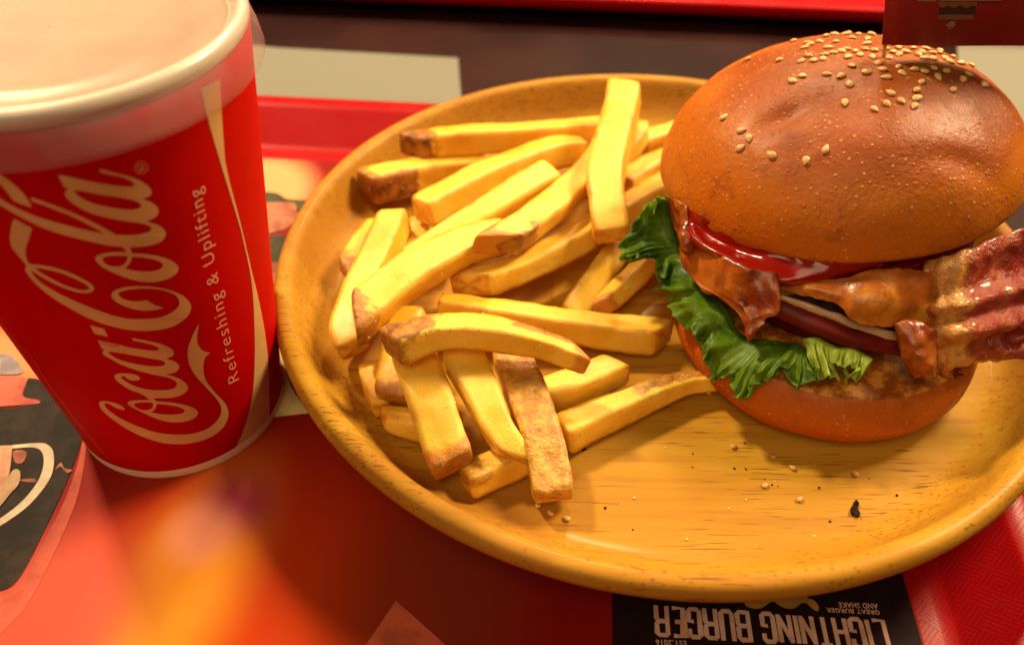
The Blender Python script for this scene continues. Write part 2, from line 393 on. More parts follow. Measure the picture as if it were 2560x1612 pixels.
def ink(name, col, rough=.5, mottled=None):
    m = NT(name, rough=max(rough, .6), spec=.1); v = m.coord()
    n = m.noise(v, 130, 5, .65); m.col(m.mix(m.mr(n, .42, .62), col, mottled or tuple(x*.75 for x in col))); return m.m
def printed(name, loops, mat, z=.00015, n=4, fn=None):
    L = [outline(l, n) for l in loops]
    V, Fc = poly2d([[(p[0], p[1]) for p in l] for l in L], 60)
    fn = fn or (lambda x, y: G(x, y, z))
    o = mesh(name, [fn(x, y) for x, y, _ in V], Fc, mat, smooth=False)
    bm = bmesh.new(); bm.from_mesh(o.data)
    for f in bm.faces:
        if f.normal.z < 0: f.normal_flip()
    bm.to_mesh(o.data); bm.free(); o.parent = pm_; return o
BLK = ink('black_ink', (.016, .005, .005), .65)
DGR = ink('dark_mottled_ink', (.020, .012, .009), .5, (.036, .021, .016))
SAL = ink('salmon_tone', (.50, .085, .055)); TAN = ink('tan_ink', (.75, .55, .40)); OCH = ink('ochre_ink', (.42, .19, .035)); LOGO = ink('logo_ink', (.62, .36, .27), .5, (.50, .25, .17))
YEL = ink('cream_ink', (.75, .55, .22)); GRY = ink('grey_ink', (.30, .24, .25), .5, (.2, .15, .17)); GRN = ink('olive_ink', (.07, .065, .03), .5, (.05, .04, .03)); MEA = ink('meat_ink', (.45, .15, .09), .5, (.25, .07, .05))
# the black panel with the name
p_r = mr0+dr*.03; pl = G(1400, 1480, 0); hw = (p_r-pl)@dx
def panel_uv(a, b, z=.00015): q = mr0 + dx*a + dr*b; return (q[0], q[1], z)
pb = mesh('dark_panel', [panel_uv(-.0006, .03), panel_uv(-.077, .03), panel_uv(-.077, -.0999), panel_uv(-.0006, -.0999)], [[0, 1, 2, 3]], BLK, pm_, smooth=False)
# LIGHTNING BURGER, upside down as seen from here
def P2(px, py):
    q = G(px, py, 0); d = q-mr0; return np.array([d@dx, d@dr])
ta = P2(2209, 1547); tb = P2(1634, 1512); th_ = P2(1637, 1592)
du = (tb-ta); TW = np.linalg.norm(du); du /= TW; dv = np.array([du[1], -du[0]]);
if dv@(th_-tb) < 0: dv = -dv
THt = abs(dv@(th_-tb))
def textpt(u, v_, z=.0003): q = ta+du*u+dv*v_; return panel_uv(q[0], q[1], z)
# letters as chamfered strokes on a 2 x 5 grid
GL = {'L': [[(0, 5), (0, 0), (2, 0)]], 'I': [[(1, 0), (1, 5)]], 'G': [[(2, 3.6), (2, 4.6), (1.6, 5), (.4, 5), (0, 4.6), (0, .4), (.4, 0), (1.6, 0), (2, .4), (2, 2.2), (1.1, 2.2)]],
      'H': [[(0, 0), (0, 5)], [(2, 0), (2, 5)], [(0, 2.5), (2, 2.5)]], 'T': [[(0, 5), (2, 5)], [(1, 0), (1, 5)]], 'N': [[(0, 0), (0, 5)], [(2, 0), (2, 5)], [(.1, 4.6), (1.9, .4)]],
      'B': [[(0, 0), (1.6, 0), (2, .4), (2, 2.1), (1.6, 2.5), (.4, 2.5)], [(1.6, 2.5), (2, 2.9), (2, 4.6), (1.6, 5), (0, 5)], [(0, -.3), (0, 5.3)]],
      'U': [[(0, 5.3), (0, .4), (.4, 0), (1.6, 0), (2, .4), (2, 5.3)]], 'R': [[(0, -.3), (0, 5)], [(0, 5), (1.6, 5), (2, 4.6), (2, 3), (1.6, 2.5), (.3, 2.5)], [(1.6, 2.5), (2, 2), (2, -.3)]],
      'E': [[(2, 5), (0, 5), (0, 0), (2, 0)], [(0, 2.5), (1.6, 2.5)]]}
word = 'LIGHTNING BURGER'; adv = []; x_ = 0
for ch in word:
    wd = 1.2 if ch == 'I' else (1.6 if ch == ' ' else 3.05); adv.append(x_); x_ += wd
sc = TW/(x_-1.1+.8)
for ch, ax in zip(word, adv):
    if ch == ' ': continue
    b_ = MB()
    for k, st in enumerate(GL[ch]):
        off = -1 if ch == 'I' else 0
        o_ = ribbon([((x+ax+off+.4)*sc, (y+.4)*THt/5.8) for x, y in st], .84*sc)
        V, Fc = poly2d([o_], .01); b_.add([textpt(x, y, .0003+.00002*k) for x, y, _ in V], Fc)
    mesh('letter', b_.V, b_.F, LOGO, pm_, smooth=False)
def text_mesh(s, name, mat, parent, fn, spacing=1.0, bold=0.0, sub=.4):
    cu = bpy.data.curves.new('tmp', 'FONT'); cu.body = s; cu.space_character = spacing; cu.offset = bold; cu.resolution_u = 4
    to = bpy.data.objects.new('tmp', cu); C.objects.link(to)
    dg = bpy.context.evaluated_depsgraph_get(); dg.update(); tm = bpy.data.meshes.new_from_object(to.evaluated_get(dg))
    bm = bmesh.new(); bm.from_mesh(tm); bmesh.ops.triangulate(bm, faces=bm.faces)
    for _ in range(3):
        e = [e for e in bm.edges if e.calc_length() > sub]
        if e: bmesh.ops.subdivide_edges(bm, edges=e, cuts=1)
    bmesh.ops.triangulate(bm, faces=bm.faces); bm.verts.index_update()
    xs = [v.co.x for v in bm.verts]; x0, x1 = min(xs), max(xs)
    V = [fn((v.co.x-x0)/(x1-x0), v.co.y) for v in bm.verts]; Fc = [[v.index for v in f.verts] for f in bm.faces]; bm.free()
    bpy.data.objects.remove(to); bpy.data.curves.remove(cu); bpy.data.meshes.remove(tm)
    return mesh(name, V, Fc, mat, parent, smooth=False)
def smallprint(s, pa, pb_, ph):
    a = P2(*pa); b = P2(*pb_); W = np.linalg.norm(b-a); u = (b-a)/W; q = P2(*ph); vv = np.array([u[1], -u[0]])
    if vv@(q-a) < 0: vv = -vv
    h = abs(vv@(q-a))
    def fn(s_, y): r_ = a+u*W*s_+vv*h*(y/.72); return panel_uv(r_[0], r_[1], .0003)
    text_mesh(s, 'small_lettering', LOGO, pm_, fn, 1.1, .018)
t5 = lambda x, y: (1600+x/3.44, 1450+y/3.44)
smallprint('GREAT BURGER', t5(2052, 262), t5(1597, 240), t5(2058, 300))
smallprint('AND SHAKE', t5(2036, 205), t5(1700, 193), t5(2042, 250))
smallprint('EST.2016', t5(395, 525), t5(133, 512), t5(397, 575))
drip = [(905, 60, 1), (900, 200), (960, 238), (1010, 242), (1060, 228), (1110, 192), (1150, 183), (1200, 215), (1260, 240), (1310, 242), (1350, 225), (1390, 195), (1430, 195), (1470, 230), (1515, 262), (1538, 250), (1530, 210), (1490, 165), (1440, 148), (1400, 60, 1)]
printed('drip_emblem_outline', [[(t5(x+(8 if x > 1500 else 0), y+9)+((1,) if len(s_) else ())) for x, y, *s_ in drip]], plain('ink_deep', (.006, .003, .003)), .00028)
printed('drip_emblem', [[(t5(x, y)+((1,) if len(s_) else ())) for x, y, *s_ in drip]], OCH, .0004)
t3 = lambda *p: (p[0]/2.106, 780+p[1]/2.106)+((1,) if len(p) > 2 else ())
# left part of the mat
printed('salmon_band', [[t3(*p) for p in [(-60, 1490, 1), (60, 1480), (140, 1380), (240, 1190), (340, 990), (410, 790), (440, 650, 1), (462, 640, 1), (448, 760), (425, 900), (385, 1040), (330, 1170), (270, 1300), (205, 1430), (130, 1560, 1), (-60, 1760, 1)]]], SAL, .00012)  # salmon strip along the right edge of the dark shape
printed('dark_panel', [[t3(*p) for p in [(-160, 500, 1), (90, 500), (110, 420), (150, 345, 1), (220, 360), (300, 430), (400, 520), (436, 650, 1), (400, 760), (330, 940), (230, 1150), (130, 1350), (60, 1440), (-20, 1470, 1), (-200, 1500, 1)]]], DGR, .00025)
printed('burger_picture', [[t3(*p) for p in [(-60, 500, 1), (90, 490), (200, 480), (200, 462), (120, 440), (140, 350), (60, 340), (-60, 350, 1)]]], ink('pink_ink', (.55, .13, .09), .5, (.45, .07, .05)), .0004)
printed('burger_picture', [[t3(*p) for p in [(-60, 230, 1), (10, 218), (60, 230), (100, 270), (120, 315), (60, 328), (-60, 325, 1)]]], GRY, .00045)
printed('emblem_stroke', [[t3(*p) for p in [(-120, 715, 1), (60, 700), (200, 688), (255, 700), (283, 750), (270, 860), (190, 975), (90, 1065), (-120, 1200, 1), (-120, 1150, 1), (0, 1085), (110, 1000), (190, 905), (226, 820), (225, 745), (180, 712), (60, 718), (-120, 735, 1)]]], TAN, .0004)
printed('picture_shape', [[t3(*p) for p in [(-60, 705, 1), (66, 700, 1), (48, 850), (5, 980), (-60, 1080, 1)]]], ink('peach_ink', (.66, .32, .2)), .0005)
printed('picture_shape', [[t3(*p) for p in [(-40, 1040, 1), (25, 900), (70, 830), (105, 838), (100, 900), (50, 960), (-30, 1060, 1)]]], ink('peach_ink_pale', (.55, .33, .2)), .0006)
for pts in ([(290, 830), (320, 790), (340, 820), (380, 830), (350, 845), (318, 812)], [(110, 880), (180, 875), (185, 895), (120, 890)], [(70, 730), (140, 735), (120, 790), (80, 790)]):
    printed('picture_shape', [[t3(*p) for p in pts]], MEA, .00042)
# print seen between the cup and the plate
printed('burger_picture', [[(630, 478, 1), (690, 482), (720, 497), (790, 500, 1), (760, 530), (700, 520), (630, 515, 1)]], GRN, .0003)
printed('burger_picture', [[(630, 510, 1), (700, 505), (740, 512), (730, 560), (690, 580), (630, 585, 1)]], MEA, .00042)
printed('burger_picture', [[(640, 592, 1), (720, 592), (720, 650), (680, 655), (640, 640, 1)]], GRN, .00036)
printed('burger_picture', [[(640, 660, 1), (720, 656), (720, 700), (640, 720, 1)]], MEA, .00045)
printed('cream_band', [[(640, 760, 1), (700, 840), (725, 960), (775, 1032, 1), (660, 1045, 1)]], YEL, .0003)
printed('salmon_corner', [[(990, 1500, 1), (905, 1625, 1), (760, 1800, 1), (1330, 1800, 1), (1130, 1625, 1)]], ink('salmon_tone_dark', (.55, .10, .05)), .0003)  # salmon wedge widening towards the near edge of the mat

# ------------------------------------------------------------------ paper cup
CX, CYc, RB, RS, HS = -.10194, .18288, .029947, .042063, .114508
def cupR(z): return RB+(RS-RB)*z/HS
cup = empty('paper_cup', (CX, CYc, 0), 'tall red paper drink cup with cream script lettering and white plastic lid', 'cup')
prof = [(.0275, .0035), (.0278, .0005), (RB-.0008, .0002), (RB, .0008)]+[(cupR(z), z) for z in np.linspace(.0022, HS+.004, 14)]+[(RS-.0006, HS+.0045)]
prof += [(.0385, HS+.0005), (.036, .09)]
fixn(mesh('cup_body', *lathe(prof, 128, CX, CYc), CUPRED, cup))
def cone(px, py, off):                 # point on the cup's side that the photo shows at (px, py)
    d = ray(px, py); k = (RS-RB)/HS; o = CAM-np.array([CX, CYc, 0]); r0 = RB+off
    a = d[0]**2+d[1]**2-(k*d[2])**2; b = 2*(o[0]*d[0]+o[1]*d[1]-(r0+k*o[2])*k*d[2]); c_ = o[0]**2+o[1]**2-(r0+k*o[2])**2
    D = b*b-4*a*c_
    t = (-b-math.sqrt(max(D, 0)))/(2*a); return CAM+d*t
def decal(name, loops, mat, off, n=5):
    L = [outline(l, n) for l in loops]
    V, Fc = poly2d([[(p[0], p[1]) for p in l] for l in L], 14)
    o = mesh(name, [cone(x, y, off) for x, y, _ in V], Fc, mat, cup)
    bm = bmesh.new(); bm.from_mesh(o.data)
    for f in bm.faces:
        cc = f.calc_center_median()
        if f.normal.x*cc.x+f.normal.y*cc.y < 0: f.normal_flip()
    bm.to_mesh(o.data); bm.free(); return o
def tt(s, ox, oy, pts): return [((p[0]/s+ox), (p[1]/s+oy))+((1,) if len(p) > 2 else ()) for p in pts]
T1 = lambda pts: tt(5.052, 0, 400, pts)
T2 = lambda pts: tt(5.017, 0, 620, pts)
T3 = lambda pts: tt(4.7375, 220, 800, pts)
s = 1
decal('script_lettering', [T1([(1255, 110, s), (1450, 165), (1650, 215), (1800, 280), (1890, 350), (1912, 400), (1890, 455), (1795, 495, s), (1900, 530), (1980, 590), (2003, 645), (1975, 715), (1855, 778, s), (1980, 815), (2060, 865), (2095, 930), (2060, 1010), (1960, 1065), (1800, 1095), (1600, 1102), (1400, 1085), (1200, 1045), (950, 985), (750, 930), (500, 840), (250, 715), (0, 570), (-130, 470, s), (-130, 385, s), (0, 485), (200, 600), (450, 710), (750, 800), (1000, 865), (1200, 910), (1320, 930, s), (1150, 835), (900, 710), (600, 590), (405, 520, s), (385, 470, s), (600, 545), (900, 660), (1200, 800), (1400, 905), (1465, 945, s), (1600, 950), (1750, 940), (1870, 910), (1912, 870), (1870, 825), (1740, 795), (1500, 760), (1200, 690), (1000, 600), (860, 500), (820, 420), (865, 360, s), (810, 345, s), (735, 190, s), (900, 220), (1100, 265), (1350, 310), (1550, 335), (1670, 335), (1695, 315), (1670, 275), (1550, 220), (1400, 190), (1270, 160, s)]),
      T1([(930, 385, s), (1050, 395), (1300, 445), (1550, 480), (1700, 515), (1785, 575), (1740, 615), (1620, 628), (1400, 600), (1150, 540), (1000, 460)])], CREAM, .00012)
decal('script_lettering', [T1([(-130, 90, s), (0, 180), (150, 290), (280, 410), (350, 500), (403, 600, s), (280, 560), (165, 510, s), (130, 460), (60, 370), (0, 310), (-130, 200, s)])], CREAM, .00012)
decal('script_lettering', [T2([(174, -369, s), (402, -245, s), (367, -130), (328, -11), (323, 88), (353, 178), (392, 205, s), (500, 212), (700, 250), (900, 320), (1060, 400), (1150, 460), (1180, 515), (1150, 550), (1080, 565), (950, 550), (750, 480), (550, 380), (390, 280, s), (420, 340), (500, 420), (650, 520), (800, 600), (1000, 690), (1200, 770), (1400, 840), (1600, 885), (1800, 890), (2000, 870), (2150, 810), (2230, 740), (2252, 680), (2200, 590), (2050, 530), (1900, 510), (1750, 510), (1600, 525), (1500, 555), (1490, 590), (1550, 640), (1650, 665), (1750, 665), (1845, 655, s), (1930, 710), (2050, 748, s), (1950, 775), (1800, 785), (1650, 760), (1500, 700), (1420, 640), (1398, 590), (1430, 540), (1530, 500), (1700, 478), (1900, 485), (2100, 520), (2280, 590), (2370, 670), (2397, 740), (2370, 830), (2280, 920), (2120, 1000), (1900, 1035), (1700, 1035), (1500, 1005), (1250, 935), (1050, 850), (850, 740), (700, 650), (550, 540), (420, 420), (340, 320), (315, 260), (335, 220, s), (240, 110), (160, 10), (139, -31), (124, -130), (139, -260)]),
      T2([(435, 250, s), (550, 262), (750, 310), (950, 390), (1080, 460), (1120, 505), (1080, 527), (980, 520), (800, 460), (620, 370), (500, 300)])], CREAM, .00012)
decal('script_lettering', [T2([(1197, 140), (1230, 90), (1350, 60), (1480, 50), (1600, 55), (1660, 65), (1850, 80), (2050, 120), (2190, 185), (2240, 260), (2200, 330), (2100, 390), (1950, 425), (1800, 425), (1600, 380), (1400, 300), (1260, 220)]),
      T2([(1285, 145), (1330, 110), (1450, 97), (1600, 100, s), (1590, 160), (1540, 215), (1460, 235), (1370, 220), (1310, 185)]),
      T2([(1660, 110, s), (1800, 120), (1950, 150), (2030, 190), (2040, 230), (1980, 275), (1850, 295), (1700, 285), (1575, 262, s), (1575, 245, s), (1630, 190)])], CREAM, .00012)
decal('script_lettering', [T2([(1532, -25, s), (1625, -25, s), (1653, 63, s), (1660, 80, s), (1600, 75, s), (1589, 53, s)])], CREAM, .00016)
decal('script_lettering', [T3([(25, 60, s), (190, 105, s), (240, 200, s), (75, 160, s)])], CREAM, .00012)
decal('script_lettering', [T3([(520, 212, s), (700, 245), (870, 285), (980, 335), (1018, 385), (995, 430), (925, 455, s), (1030, 490), (1082, 545), (1060, 600), (1000, 630), (915, 640, s), (1050, 680), (1140, 730), (1185, 795), (1150, 860), (1060, 905), (930, 922), (775, 922, s), (810, 960, s), (1000, 975), (1150, 1005), (1270, 1050), (1303, 1100), (1260, 1160), (1150, 1200), (1000, 1210), (850, 1180), (700, 1120), (560, 1050), (490, 1010), (470, 985), (500, 955), (600, 945), (735, 945, s), (640, 880), (500, 825), (380, 750), (325, 700), (315, 660), (350, 635), (450, 630), (560, 645), (612, 680), (600, 710), (530, 715), (470, 695), (435, 665, s), (395, 665), (400, 690), (500, 755), (620, 800), (750, 825), (900, 828), (1010, 810), (1055, 760), (1030, 720), (950, 680), (800, 650), (600, 600), (400, 530), (250, 450), (185, 410), (172, 380), (195, 350, s), (165, 335, s), (115, 240, s), (300, 275), (500, 325), (700, 355), (800, 362), (838, 350), (830, 325), (750, 290), (620, 260), (540, 245, s)]),
      T3([(240, 370, s), (350, 385), (550, 420), (750, 455), (880, 480), (912, 515), (880, 540), (750, 545), (550, 515), (380, 470), (270, 410)]),
      T3([(545, 1000), (580, 980), (680, 973), (768, 978, s), (765, 1030), (720, 1060), (640, 1062), (570, 1030)]),
      T3([(818, 990, s), (950, 1005), (1080, 1030), (1143, 1065), (1120, 1100), (1000, 1118), (850, 1110), (750, 1090, s), (795, 1050)])], CREAM, .00012)
decal('script_lettering', [T3([(433, 1050), (425, 1062), (360, 1050), (300, 1020), (250, 990, s), (205, 985), (200, 1010), (250, 1070), (400, 1170), (600, 1260), (800, 1325), (1000, 1352), (1200, 1348), (1380, 1300), (1500, 1220), (1560, 1140), (1578, 1060), (1550, 970), (1450, 850), (1300, 690), (1220, 570), (1185, 460), (1185, 340), (1220, 230), (1270, 120), (1320, 40, s), (1300, 120), (1290, 220), (1310, 300), (1360, 360), (1445, 390, s), (1390, 440), (1368, 520), (1370, 620), (1400, 720), (1500, 850), (1620, 980), (1660, 1070), (1655, 1160), (1600, 1270), (1480, 1370), (1300, 1440), (1100, 1468), (900, 1455), (700, 1400), (500, 1310), (300, 1180), (170, 1070), (135, 1000), (140, 965), (200, 958), (300, 975), (400, 1015)])], CREAM, .00012)
# registered mark
ring = [(1782+90*math.cos(a), 98+84*math.sin(a)) for a in np.linspace(0, 2*math.pi, 24, endpoint=False)]
ring2 = [(1782+78*math.cos(a), 98+72*math.sin(a)) for a in np.linspace(0, 2*math.pi, 24, endpoint=False)]
PINK = plain('cup_print_pink', (.80, .18, .12), rough=.5)
decal('registered_mark', [T1(ring), T1(ring2)], PINK, .00012)
for st in ([(1725, 75), (1760, 145), (1840, 105)], [(1725, 78), (1755, 62), (1790, 72), (1800, 95), (1775, 135)], [(1795, 90), (1820, 62)]):
    decal('registered_mark', [[tuple(p)+(1,) for p in T1([tuple(q) for q in ribbon(st, 15)])]], PINK, .00014, 1)
# slogan beside the script
def slogan(s_, y):
    P0, P1, P2_ = np.array([598., 948]), np.array([549., 712]), np.array([502., 468])
    b = P0*(1-s_)*(1-2*s_)+P1*4*s_*(1-s_)+P2_*s_*(2*s_-1)
    h = (30+6*s_)/.70; u = np.array([-.885, .47]); q = b+u*y*h
    return cone(q[0], q[1], .00012)
text_mesh('Refreshing & Uplifting', 'slogan_lettering', plain('cup_print_rose', (.85, .36, .24), rough=.5), cup, slogan, 1.18, -.004, .25)
# cream swoosh and bottom band
z1 = lambda p: (p[0]/2.165, p[1]/2.165)+tuple(p[2:]); z2 = lambda p: (p[0]/2.369, 600+p[1]/2.369)+tuple(p[2:])
sw = [z1(p) for p in [(1085, 480, 1), (1190, 430, 1), (1195, 525), (1210, 760), (1228, 920), (1300, 1200), (1375, 1516)]]+[z2(p) for p in [(1500, 210), (1560, 490), (1592, 760), (1594, 1062, 1), (1500, 1175), (1385, 1250, 1), (1440, 1130), (1490, 950), (1507, 750), (1506, 500), (1490, 250), (1440, 0)]]+[z1(p) for p in [(1290, 1200), (1205, 920), (1140, 700), (1105, 560)]]
decal('cream_swoosh', [sw], CREAM, .0001, 4)
z0_, z1_ = .0018, .0044
bb_ = lathe([(cupR(.0004)+.0003, .0002), (cupR(z0_)+.00035, z0_), (cupR(.0034)+.00022, .0034)], 128, CX, CYc, close_ends=False)
fixn(mesh('bottom_band', *bb_, PAPER, cup))
decal('paper_seam', [[tuple(p)+(1,) for p in ribbon([z2(p) for p in [(150, 640), (300, 870), (460, 1080), (640, 1296)]], 1.3)]], plain('seam_edge', (.8, .06, .05), rough=.5), .00016, 1)
# lid
lid = empty('lid', (CX, CYc, 0), None, None)
for k in list(lid.keys()): del lid[k]
bpy.data.objects.remove(lid)
RK = .0444
skirt = [(RK, .1118), (RK+.0003, .1124), (RK+.0001, .1135), (RK-.0004, .1165), (RK-.0012, .1190), (.0423, .1204)]
L1 = fixn(mesh('lid', *lathe(skirt, 128, CX, CYc, close_ends=False), LID, cup)); tag(L1, 'translucent skirt of the lid with the red cup showing through')
prof = [(.0421, .1192), (.0428, .1206), (.0427, .1222), (.0418, .1233), (.0406, .1232), (.0398, .1222), (.0392, .1214), (.0388, .1209), (.0380, .1207), (.034, .1206), (.0315, .1205), (.0305, .1208), (.029, .1209), (.027, .1207), (.012, .1206), (.0002, .1206)]
fixn(mesh('lid_bead', *lathe(prof[:9], 128, CX, CYc, close_ends=False), LIDRIM, L1))
fixn(mesh('lid_top', *lathe(prof[8:], 128, CX, CYc, close_ends=False), LIDTOP, L1))

# ------------------------------------------------------------------ wooden plate
BX, BY, BR = 0.046798, 0.223178, 0.120459
ZF = 0.014723
prof = [(0.058, 0.0062), (0.062, 0.0012), (0.064, 0.0004), (0.07, 0.0004), (0.0725, 0.0012), (0.0745, 0.0072), (0.08203, 0.007914), (0.08685, 0.0083), (0.0965, 0.009265), (0.10808, 0.013125), (0.11532, 0.017564), (0.11966, 0.022099), (0.12178, 0.025477), (0.12198, 0.0276), (0.12101, 0.029433), (0.11947, 0.030205), (0.11754, 0.030012), (0.11609, 0.028951), (0.11464, 0.026442), (0.11194, 0.021134), (0.10885, 0.017564), (0.10615, 0.015827), (0.10325, 0.015055), (0.0965, 0.014723), (0.06755, 0.014723), (0.02895, 0.014723)]
prof = [tuple(p) for p in cr(prof, 3)]
plate = fixn(mesh('wooden_plate', *lathe(prof, 256, BX, BY, .002, 3), WOOD))
tag(plate, 'round shallow wooden plate with raised rim holding fries and the burger', 'plate')

# ------------------------------------------------------------------ fries
FRIES = []
def fry(pts, wd, ht, roll, label, b0=.5, b1=.5, skin=None, s0=0, s1=0, taper=(1, 1), mid=0):
    """pts: (px, py, mm above the plate floor) along the middle of the stick"""
    P = cr([G(p[0], p[1], ZF+p[2]/1000) for p in pts], 10)
    P = np.array(P); d = np.r_[0, np.cumsum(np.linalg.norm(np.diff(P, axis=0), axis=1))]; L = d[-1]
    n = max(14, int(L/.0011)); t = np.linspace(0, 1, n)
    Q = np.stack([np.interp(t*L, d, P[:, k]) for k in range(3)], 1)
    V = []; bw = []; sk = []; dkv = []; ns = 28; seed = len(FRIES)*7.3
    wd *= 1.03/2000; ht *= 1.03/2000
    # extra rings at each end round the cut
    ts = [(0, .0, -.0004), (0, .55, -.0004), (0, .9, -.0002)]+[(i, 1, 0) for i in range(n)]+[(n-1, .9, .0002), (n-1, .55, .0004), (n-1, .0, .0004)]
    for i, sc_, ax in ts:
        a = Q[max(i-1, 0)]; b = Q[min(i+1, n-1)]; T = (b-a)/np.linalg.norm(b-a)
        X = np.cross(T, [0, 0, 1]); X /= np.linalg.norm(X); Y = np.cross(X, T)
        cr_, sr_ = math.cos(R(roll)), math.sin(R(roll)); X, Y = X*cr_+Y*sr_, -X*sr_+Y*cr_
        tp = taper[0]+(taper[1]-taper[0])*t[i]; e0 = t[i]*L; e1 = (1-t[i])*L
        endf = min(1, .90+.1*min(1, min(e0, e1)/.0016))
        for k in range(ns):
            an = 2*math.pi*(k+.5)/ns; c_, s_ = math.cos(an), math.sin(an)
            m_ = (abs(c_)**14+abs(s_)**14)**(-1/14); lx, ly = c_*m_*wd*tp*endf*sc_, s_*m_*ht*tp*endf*sc_
            f = max(0, 1-e0/.008)*s0 - max(0, 1-e1/.008)*s1
            p = Q[i]+X*lx+Y*ly+T*(ax+f*lx/wd*.006)
            nv = Vector(p*70)+Vector((seed, 0, 0)); dn = noise.noise(nv)*.0006+noise.noise(nv*3.3)*.00022+noise.noise(nv*10)*.00013+noise.noise(nv*24)*.00007
            p = p+(X*c_+Y*s_)*dn
            V.append(p)
            corner = (abs(c_*s_)*2)**7
            eb = max(0, 1-e0/(.0012+.004*(b0 > 1)))*(b0 if b0 > 1 else b0*.55)+max(0, 1-e1/(.0012+.004*(b1 > 1)))*(b1 if b1 > 1 else b1*.55)
            bw.append(min(1.3, eb+(.42+.5*noise.noise(nv*2))*corner+.05+mid))
            sv = 0; dval = 0
            if skin:
                dval = skin[0][4] if len(skin[0]) > 4 else 0
                # skin = list of (from t, to t, low angle, high angle)
                for (ta_, tb_, aa, ab, *dd_) in skin:
                    dg_ = math.degrees(an) % 360
                    inside = (aa <= dg_ <= ab) or (aa <= dg_-360 <= ab)
                    dt_ = min(t[i]-ta_ if ta_ > 0 else 9, tb_-t[i] if tb_ < 1 else 9)*L/.005
                    da_ = 9 if ab-aa > 350 else min(min(abs(dg_-aa), abs(dg_-360-aa)), min(abs(dg_-ab), abs(dg_-360-ab)))/30*(1 if inside else -1)
                    sv = max(sv, min(1, max(0, .5+min(dt_, da_)*.5)))
            sk.append(sv); dkv.append(dval)
    Fc = []
    for j in range(len(ts)-1):
        for k in range(ns): Fc.append([j*ns+k, j*ns+(k+1) % ns, (j+1)*ns+(k+1) % ns, (j+1)*ns+k])
    o = mesh('french_fry', V, Fc, FRY, attrs={'brown': bw, 'skin': sk, 'dark': dkv})
    bm = bmesh.new(); bm.from_mesh(o.data); bmesh.ops.remove_doubles(bm, verts=bm.verts, dist=1e-6); bmesh.ops.recalc_face_normals(bm, faces=bm.faces); bm.to_mesh(o.data); bm.free()
    c0 = Vector(np.mean(V, axis=0)); o.data.transform(Matrix.Translation(-c0)); o.location = c0
    tag(o, label, 'french fry', 'fries on the wooden plate'); FRIES.append(o); return o
ALL = (0, 360)
# bottom layer
fry([(1405, 1085, 5), (1547, 1020, 5), (1700, 962, 5), (1775, 950, 5)], 9, 8, 10, 'long fry with brown skinned end pointing under the burger, lowest at the right', .3, .9, [(.5, 1, 60, 190, .3)], taper=(1.05, .6), s1=-0.8)
fry([(1165, 1205, 4), (1260, 1165, 4), (1340, 1125, 4)], 8, 7, 20, 'shadowed fry flat on the plate under the three upright fries', .9, .2, [(0, .3, 0, 180)])
fry([(958, 1045, 4.5), (1050, 1062, 5), (1150, 1075, 5)], 8.5, 7, 15, 'fry whose blunt left tip pokes out below the dark ended fry', .7, .3, taper=(.7, 1.1), s0=0.5)
fry([(1350, 990, 7), (1440, 965, 8), (1543, 922, 8)], 8.5, 7.5, 5, 'short pale fry ending in a square cut right of the skin covered fry', .3, .5, s1=-0.3)
fry([(925, 920, 4), (940, 965, 4), (965, 1020, 4)], 7, 6, 0, 'small fry fragment squeezed against the left wall of the plate', .6, .6)
fry([(1024, 785, 15), (1003, 880, 12), (985, 1000, 8)], 10, 8, -8, 'short upright fry with dark brown lower end behind the arched fry', .3, 1.5, [(.93, 1, 0, 360, .9)], s1=.2)
# middle right
fry([(1430, 790, 5), (1490, 700, 6), (1545, 630, 7), (1590, 560, 8)], 8.5, 6, -18, 'pale fry slanting up to the lettuce, left one of a touching pair', .3, .5)
fry([(1500, 770, 6), (1560, 715, 7), (1625, 650, 8), (1690, 590, 9)], 7.5, 7, 35, 'pale fry with thin brown edge slanting up to the lettuce, right of a touching pair', 1.1, .5, [(0, .8, 170, 215)], taper=(.75, 1.1), s0=0.5)
fry([(1100, 762, 12), (1240, 785, 11), (1381, 808, 9), (1530, 830, 7), (1660, 842, 6)], 8.5, 8, 12, 'long straight fry running right to touch the burger, behind the arched fry', .9, .8, taper=(.75, 1.12), s1=0.5)
# back of the pile
fry([(1597, 362, 12), (1640, 345, 12), (1720, 320, 12)], 7, 6, 0, 'small fry stub beside the bun, farthest back at the right', .3, .3)
fry([(1555, 470, 9), (1625, 425, 9), (1720, 385, 9)], 9, 9, 10, 'golden fry disappearing behind the bun below the small stub', .4, .3, mid=.2)
fry([(1545, 405, 12), (1590, 350, 16), (1600, 320, 17)], 7, 7, 10, 'short fry end peeping out behind the upright top fry', .4, .4, mid=.1)
fry([(915, 468, 10), (985, 450, 10), (1080, 430, 9), (1210, 415, 9)], 10, 10, 8, 'fry with rough dark brown skin on its thick left end by the rim', 1.2, .3, [(0, .42, -75, 48, 1), (0, .05, 0, 360)], taper=(1.1, .85), s0=0.25)
fry([(1024, 365, 17), (1150, 352, 17), (1350, 340, 17), (1520, 328, 17), (1590, 335, 17)], 9, 9, 10, 'very long straight fry with a dark spotted tip, lying across the back', 1.3, .4, [(0, .11, 0, 360, 1)], s0=0.6)
